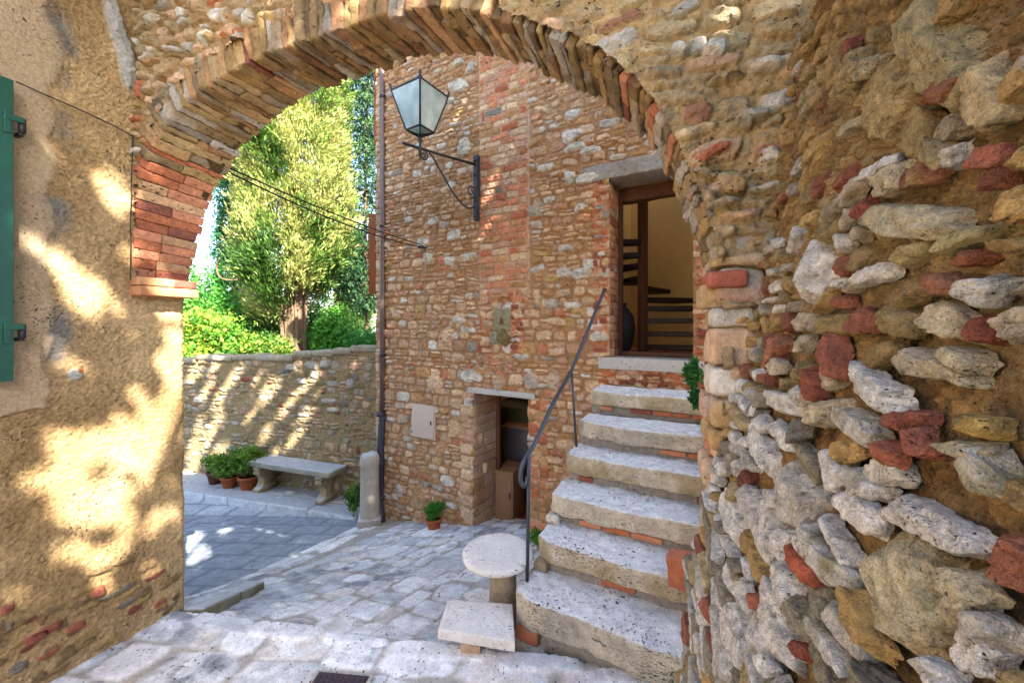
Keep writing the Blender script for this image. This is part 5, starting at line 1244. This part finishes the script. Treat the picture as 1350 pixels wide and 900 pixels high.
shrub('laurel_bush', 'dark green bush in front of the great cypress, left of its trunk', at(338, 9.9, -1.4), (.95, .8, .68), 10000, .045, srgb('#28521e'), srgb('#6c9432'), srgb('#a9a542'))
shrub('laurel_bush', 'shaded green bush seen behind the cypress trunk', at(372, 13.6, -1.4), (1.6, .9, 1.15), 12000, .06, srgb('#244f20'), srgb('#4f8a30'))
shrub('laurel_bush', 'green bush right of the cypress trunk', at(438, 10.9, -1.4), (.72, .7, .95), 9000, .048, srgb('#2c6a2a'), srgb('#6aa63a'))
shrub('laurel_bush', 'deep green bush at the house corner under the brown shutter', at(484, 10.0, -1.4), (.62, .6, .70), 7000, .045, srgb('#1f5a2a'), srgb('#4f943a'))
cypress('young_cypress', 'small pointed light green cypress right of the big trunk', at(441, 14.5, -1.4), 5.6, .55, 700, 26, .055, [srgb('#4f8a2f'), srgb('#7fae45'), srgb('#9cba55')], .08, .05, 15)
cypress('young_cypress', 'second pointed light cypress farther right near the shutter', at(468, 15.5, -1.4), 4.9, .5, 650, 26, .055, [srgb('#5f9a3f'), srgb('#8fbe55'), srgb('#b0c86a')], .08, .05, 16)
# dead branch standing out at the left of the cypress
mb = MB(); tube(mb, spline([px(325, 368, 9.6), px(300, 369, 9.5), px(289, 364, 9.4), px(286, 352, 9.4), px(290, 340, 9.3)], 6), .022, 6); o = mb.build('dead_branch', 'bark'); tag(o, 'bare hooked branch sticking out left of the cypress', 'branch')

# ================================================================== SHADE TREES above the terrace, behind the viewer's right shoulder
su = np.array([1.0, -.62]); SDx, SDy = su[0]*CO+su[1]*SI, su[1]*CO-su[0]*SI
SD = np.array([SDx, SDy, 1.03]); SD /= np.linalg.norm(SD)
e1 = np.cross(SD, [0, 0, 1.]); e1 /= np.linalg.norm(e1); e2 = np.cross(e1, SD)
def left_pt(x, y): v, z, Yd = lw(x, y); return MU[0]*UL+MU[1]*v+[0, 0, z]
def gw_pt(x, y):
    kx = (x-675)/525.; s = (-2.3-kx*6.8)/(.956+kx*.292); Yd = 6.8+.292*s; return px(x, y, Yd)
def f_pt(x, y): t, z, Yd = f_at(x, y); return px(x, y, Yd)
holes = []                                    # sun patches (point, radius); gaps are shaped in the unseen crowns towards them
for (x, y, r_) in [(95, 375, .13), (65, 340, .09), (130, 380, .10), (110, 400, .09), (130, 110, .035), (145, 245, .10), (125, 215, .05), (155, 275, .06), (75, 205, .06), (212, 467, .06), (90, 480, .07), (30, 470, .07),
    (195, 540, .09), (205, 570, .08), (165, 560, .08), (180, 520, .06), (135, 575, .12), (100, 590, .12), (75, 600, .10), (85, 620, .08), (150, 610, .09), (205, 610, .09), (195, 640, .09), (225, 595, .05), (235, 640, .05), (232, 670, .05),
    (150, 640, .08), (120, 690, .10), (140, 670, .09), (90, 670, .09), (75, 650, .07), (170, 700, .09), (150, 730, .09), (120, 740, .08), (190, 690, .07), (25, 782, .05), (45, 800, .035), (190, 390, .045), (205, 400, .03), (225, 390, .02), (185, 235, .05), (180, 330, .06), (240, 700, .03), (110, 640, .06), (215, 680, .06), (160, 590, .08)]:
    holes.append((left_pt(x, y), r_*.95))
_r = random.Random(4)
for _ in range(46):
    x, y = _r.uniform(20, 240), _r.gauss(520, 190)
    if 90 < y < 830: holes.append((left_pt(x, y), _r.uniform(.022, .055)))
for (x, y, r_) in [(258, 490, .16), (270, 520, .13), (285, 480, .12), (262, 560, .12), (290, 525, .12), (262, 590, .22), (285, 600, .15), (285, 555, .12), (310, 495, .12), (355, 515, .16), (375, 540, .12), (395, 515, .10), (350, 570, .10), (405, 545, .08), (385, 580, .10), (365, 595, .08), (410, 500, .08), (330, 545, .09), (470, 480, .05), (250, 620, .16), (420, 520, .05), (340, 500, .08)]:
    holes.append((gw_pt(x, y), r_*1.35))
for (x, y, r_) in [(258, 715, .18), (280, 700, .12), (255, 735, .16), (298, 690, .09), (250, 700, .16)]: holes.append((np.array(pz(x, y, -2.75)), r_*1.5))
for (x, y, r_) in [(640, 265, .10), (655, 235, .07), (590, 180, .08), (530, 330, .08), (600, 150, .07), (505, 440, .05), (520, 400, .06), (640, 305, .06)]: holes.append((f_pt(x, y), r_))
def arc_face(x, y): u, z, Yd = ap(x, y); return px(x, y, Yd)
for (x, y, r_) in [(330, 70, .06), (345, 40, .08), (400, 30, .08), (470, 10, .09), (540, 5, .08), (640, 8, .07), (720, 20, .06), (780, 45, .05), (270, 60, .05), (375, 50, .06), (200, 215, .045), (215, 230, .04), (195, 190, .04), (960, 20, .05), (915, 10, .06), (600, 3, .07), (300, 100, .04)]: holes.append((arc_face(x, y), r_))
HP = np.array([[np.dot(p, e1), np.dot(p, e2), r_] for p, r_ in holes])
# centre of the shading foliage, 7 m up the sun's direction
key = [left_pt(30, 120), left_pt(20, 850), left_pt(240, 800), gw_pt(250, 480), gw_pt(490, 660), f_pt(560, 80), f_pt(800, 500), f_pt(640, 680), np.array([0., 2.3, -2.]), np.array([1., 3., -1.3]), np.array([-2.5, 4.2, -2.6]), f_pt(850, 220), arc_face(1000, 100), arc_face(250, 30)]
K = np.array([[np.dot(p, e1), np.dot(p, e2)] for p in key]); lo = K.min(0)-.5; hi_ = K.max(0)+.5
print('canopy window', lo, hi_, 'sun dir', SD)
nL = 54000
pa = RNG.uniform(lo[0], hi_[0], nL); pb = RNG.uniform(lo[1], hi_[1], nL); dd = 5.6+RNG.uniform(-.5, .5, nL)
# ragged clumps rather than an even veil
wa = pa+.05*fb2(pa*7, pb*7, 3, 2); wb = pb+.05*fb2(pa*7, pb*7, 13, 2)
keepm = np.ones(nL, bool)
for (a, b_, r_) in HP: keepm &= ((wa-a)**2+(wb-b_)**2) > (r_*.74+.012)**2
cen = pa[:, None]*e1+pb[:, None]*e2+dd[:, None]*SD
keepm &= cen[:, 2] > 1.15; print('low cut', (cen[:, 2] <= 1.25).mean(), 'area', (hi_-lo).prod())
cen = cen[keepm]; ca_ = pa[keepm]; print('shade leaves', len(cen))
c3 = [np.median(ca_[ca_ < np.median(ca_)]), np.median(ca_[ca_ >= np.median(ca_)])]
spl = ca_ < np.median(ca_)
for j, m_ in enumerate((spl, ~spl)):
    cj = cen[m_].mean(0); cu, cvv = xy2uv(cj[0], cj[1]); cu = max(cu, .9+j); bX, bY = uv2(cu, cvv)
    T = root('shade_tree', ['broad leafy tree on the terrace, nearer the arch', 'broad leafy tree on the terrace, farther back'][j], 'tree', [float(bX), float(bY), .95])
    mb = MB(); trunk(mb, [float(bX), float(bY), .95], cj-[0, 0, .5], .16, .08, 10, .05, 5+j)
    sel = cen[m_][::max(1, int(m_.sum()/26))]
    for e in sel: tube(mb, spline([cj-[0, 0, .6], (cj+e)/2-[0, 0, .1], e], 3), np.linspace(.03, .006, 7), 5)
    mb.build('trunk', 'bark', T)
    n_ = int(m_.sum()); mb = MB(); t = RNG.random((n_, 1)); leaves(mb, cen[m_], 0, n_, .085, GD*(1-t)+GM*t, .6); mb.build('crown', 'leaf', T)

# ================================================================== LIGHT, SKY, CAMERA
elev = math.asin(SD[2]); azim = math.atan2(SD[0], SD[1])           # clockwise from +Y
w = bpy.data.worlds.new('World'); bpy.context.scene.world = w; w.use_nodes = True; nt = w.node_tree
bg = nt.nodes['Background']; sk = nt.nodes.new('ShaderNodeTexSky'); sk.sky_type = 'NISHITA'; sk.sun_disc = False
sk.sun_elevation = elev; sk.sun_rotation = azim; sk.air_density = 1.0; sk.dust_density = 1.5; sk.ozone_density = 1.0
nt.links.new(sk.outputs[0], bg.inputs['Color']); bg.inputs['Strength'].default_value = .105
L = bpy.data.lights.new('sun', 'SUN'); L.energy = 5.0; L.angle = rad(.55); L.color = (1, .95, .86)
lo_ = bpy.data.objects.new('sun', L); C.objects.link(lo_)
from mathutils import Vector
lo_.rotation_euler = Vector(SD).to_track_quat('Z', 'Y').to_euler()
cam = bpy.data.cameras.new('camera'); co = bpy.data.objects.new('camera', cam); C.objects.link(co)
co.location = (0, 0, CZ); co.rotation_euler = (rad(90), 0, 0); cam.sensor_width = 36; cam.lens = 14.0; cam.shift_y = -20/1350; cam.clip_start = .02; cam.clip_end = 1500
sc_ = bpy.context.scene; sc_.camera = co
sc_.view_settings.view_transform = 'Standard'; sc_.view_settings.look = 'None'; sc_.view_settings.exposure = 2.95; sc_.view_settings.gamma = 1
sc_.cycles.max_bounces = 8; sc_.cycles.diffuse_bounces = 5; sc_.cycles.use_denoising = True

# repeats share a group
for o in bpy.data.objects:
    if o.parent is None and o.get('category'):
        n_ = o.name.split('.')[0]
        g_ = {'laurel_bush': 'bushes behind the garden wall', 'young_cypress': 'young cypresses behind the garden wall', 'wall_plant': 'small plants growing from the stonework',
              'overhead_cable': 'cables strung from the arch to the house', 'shade_tree': 'shade trees on the terrace', 'potted_plant': 'potted plants'}.get(n_)
        if g_: o['group'] = g_
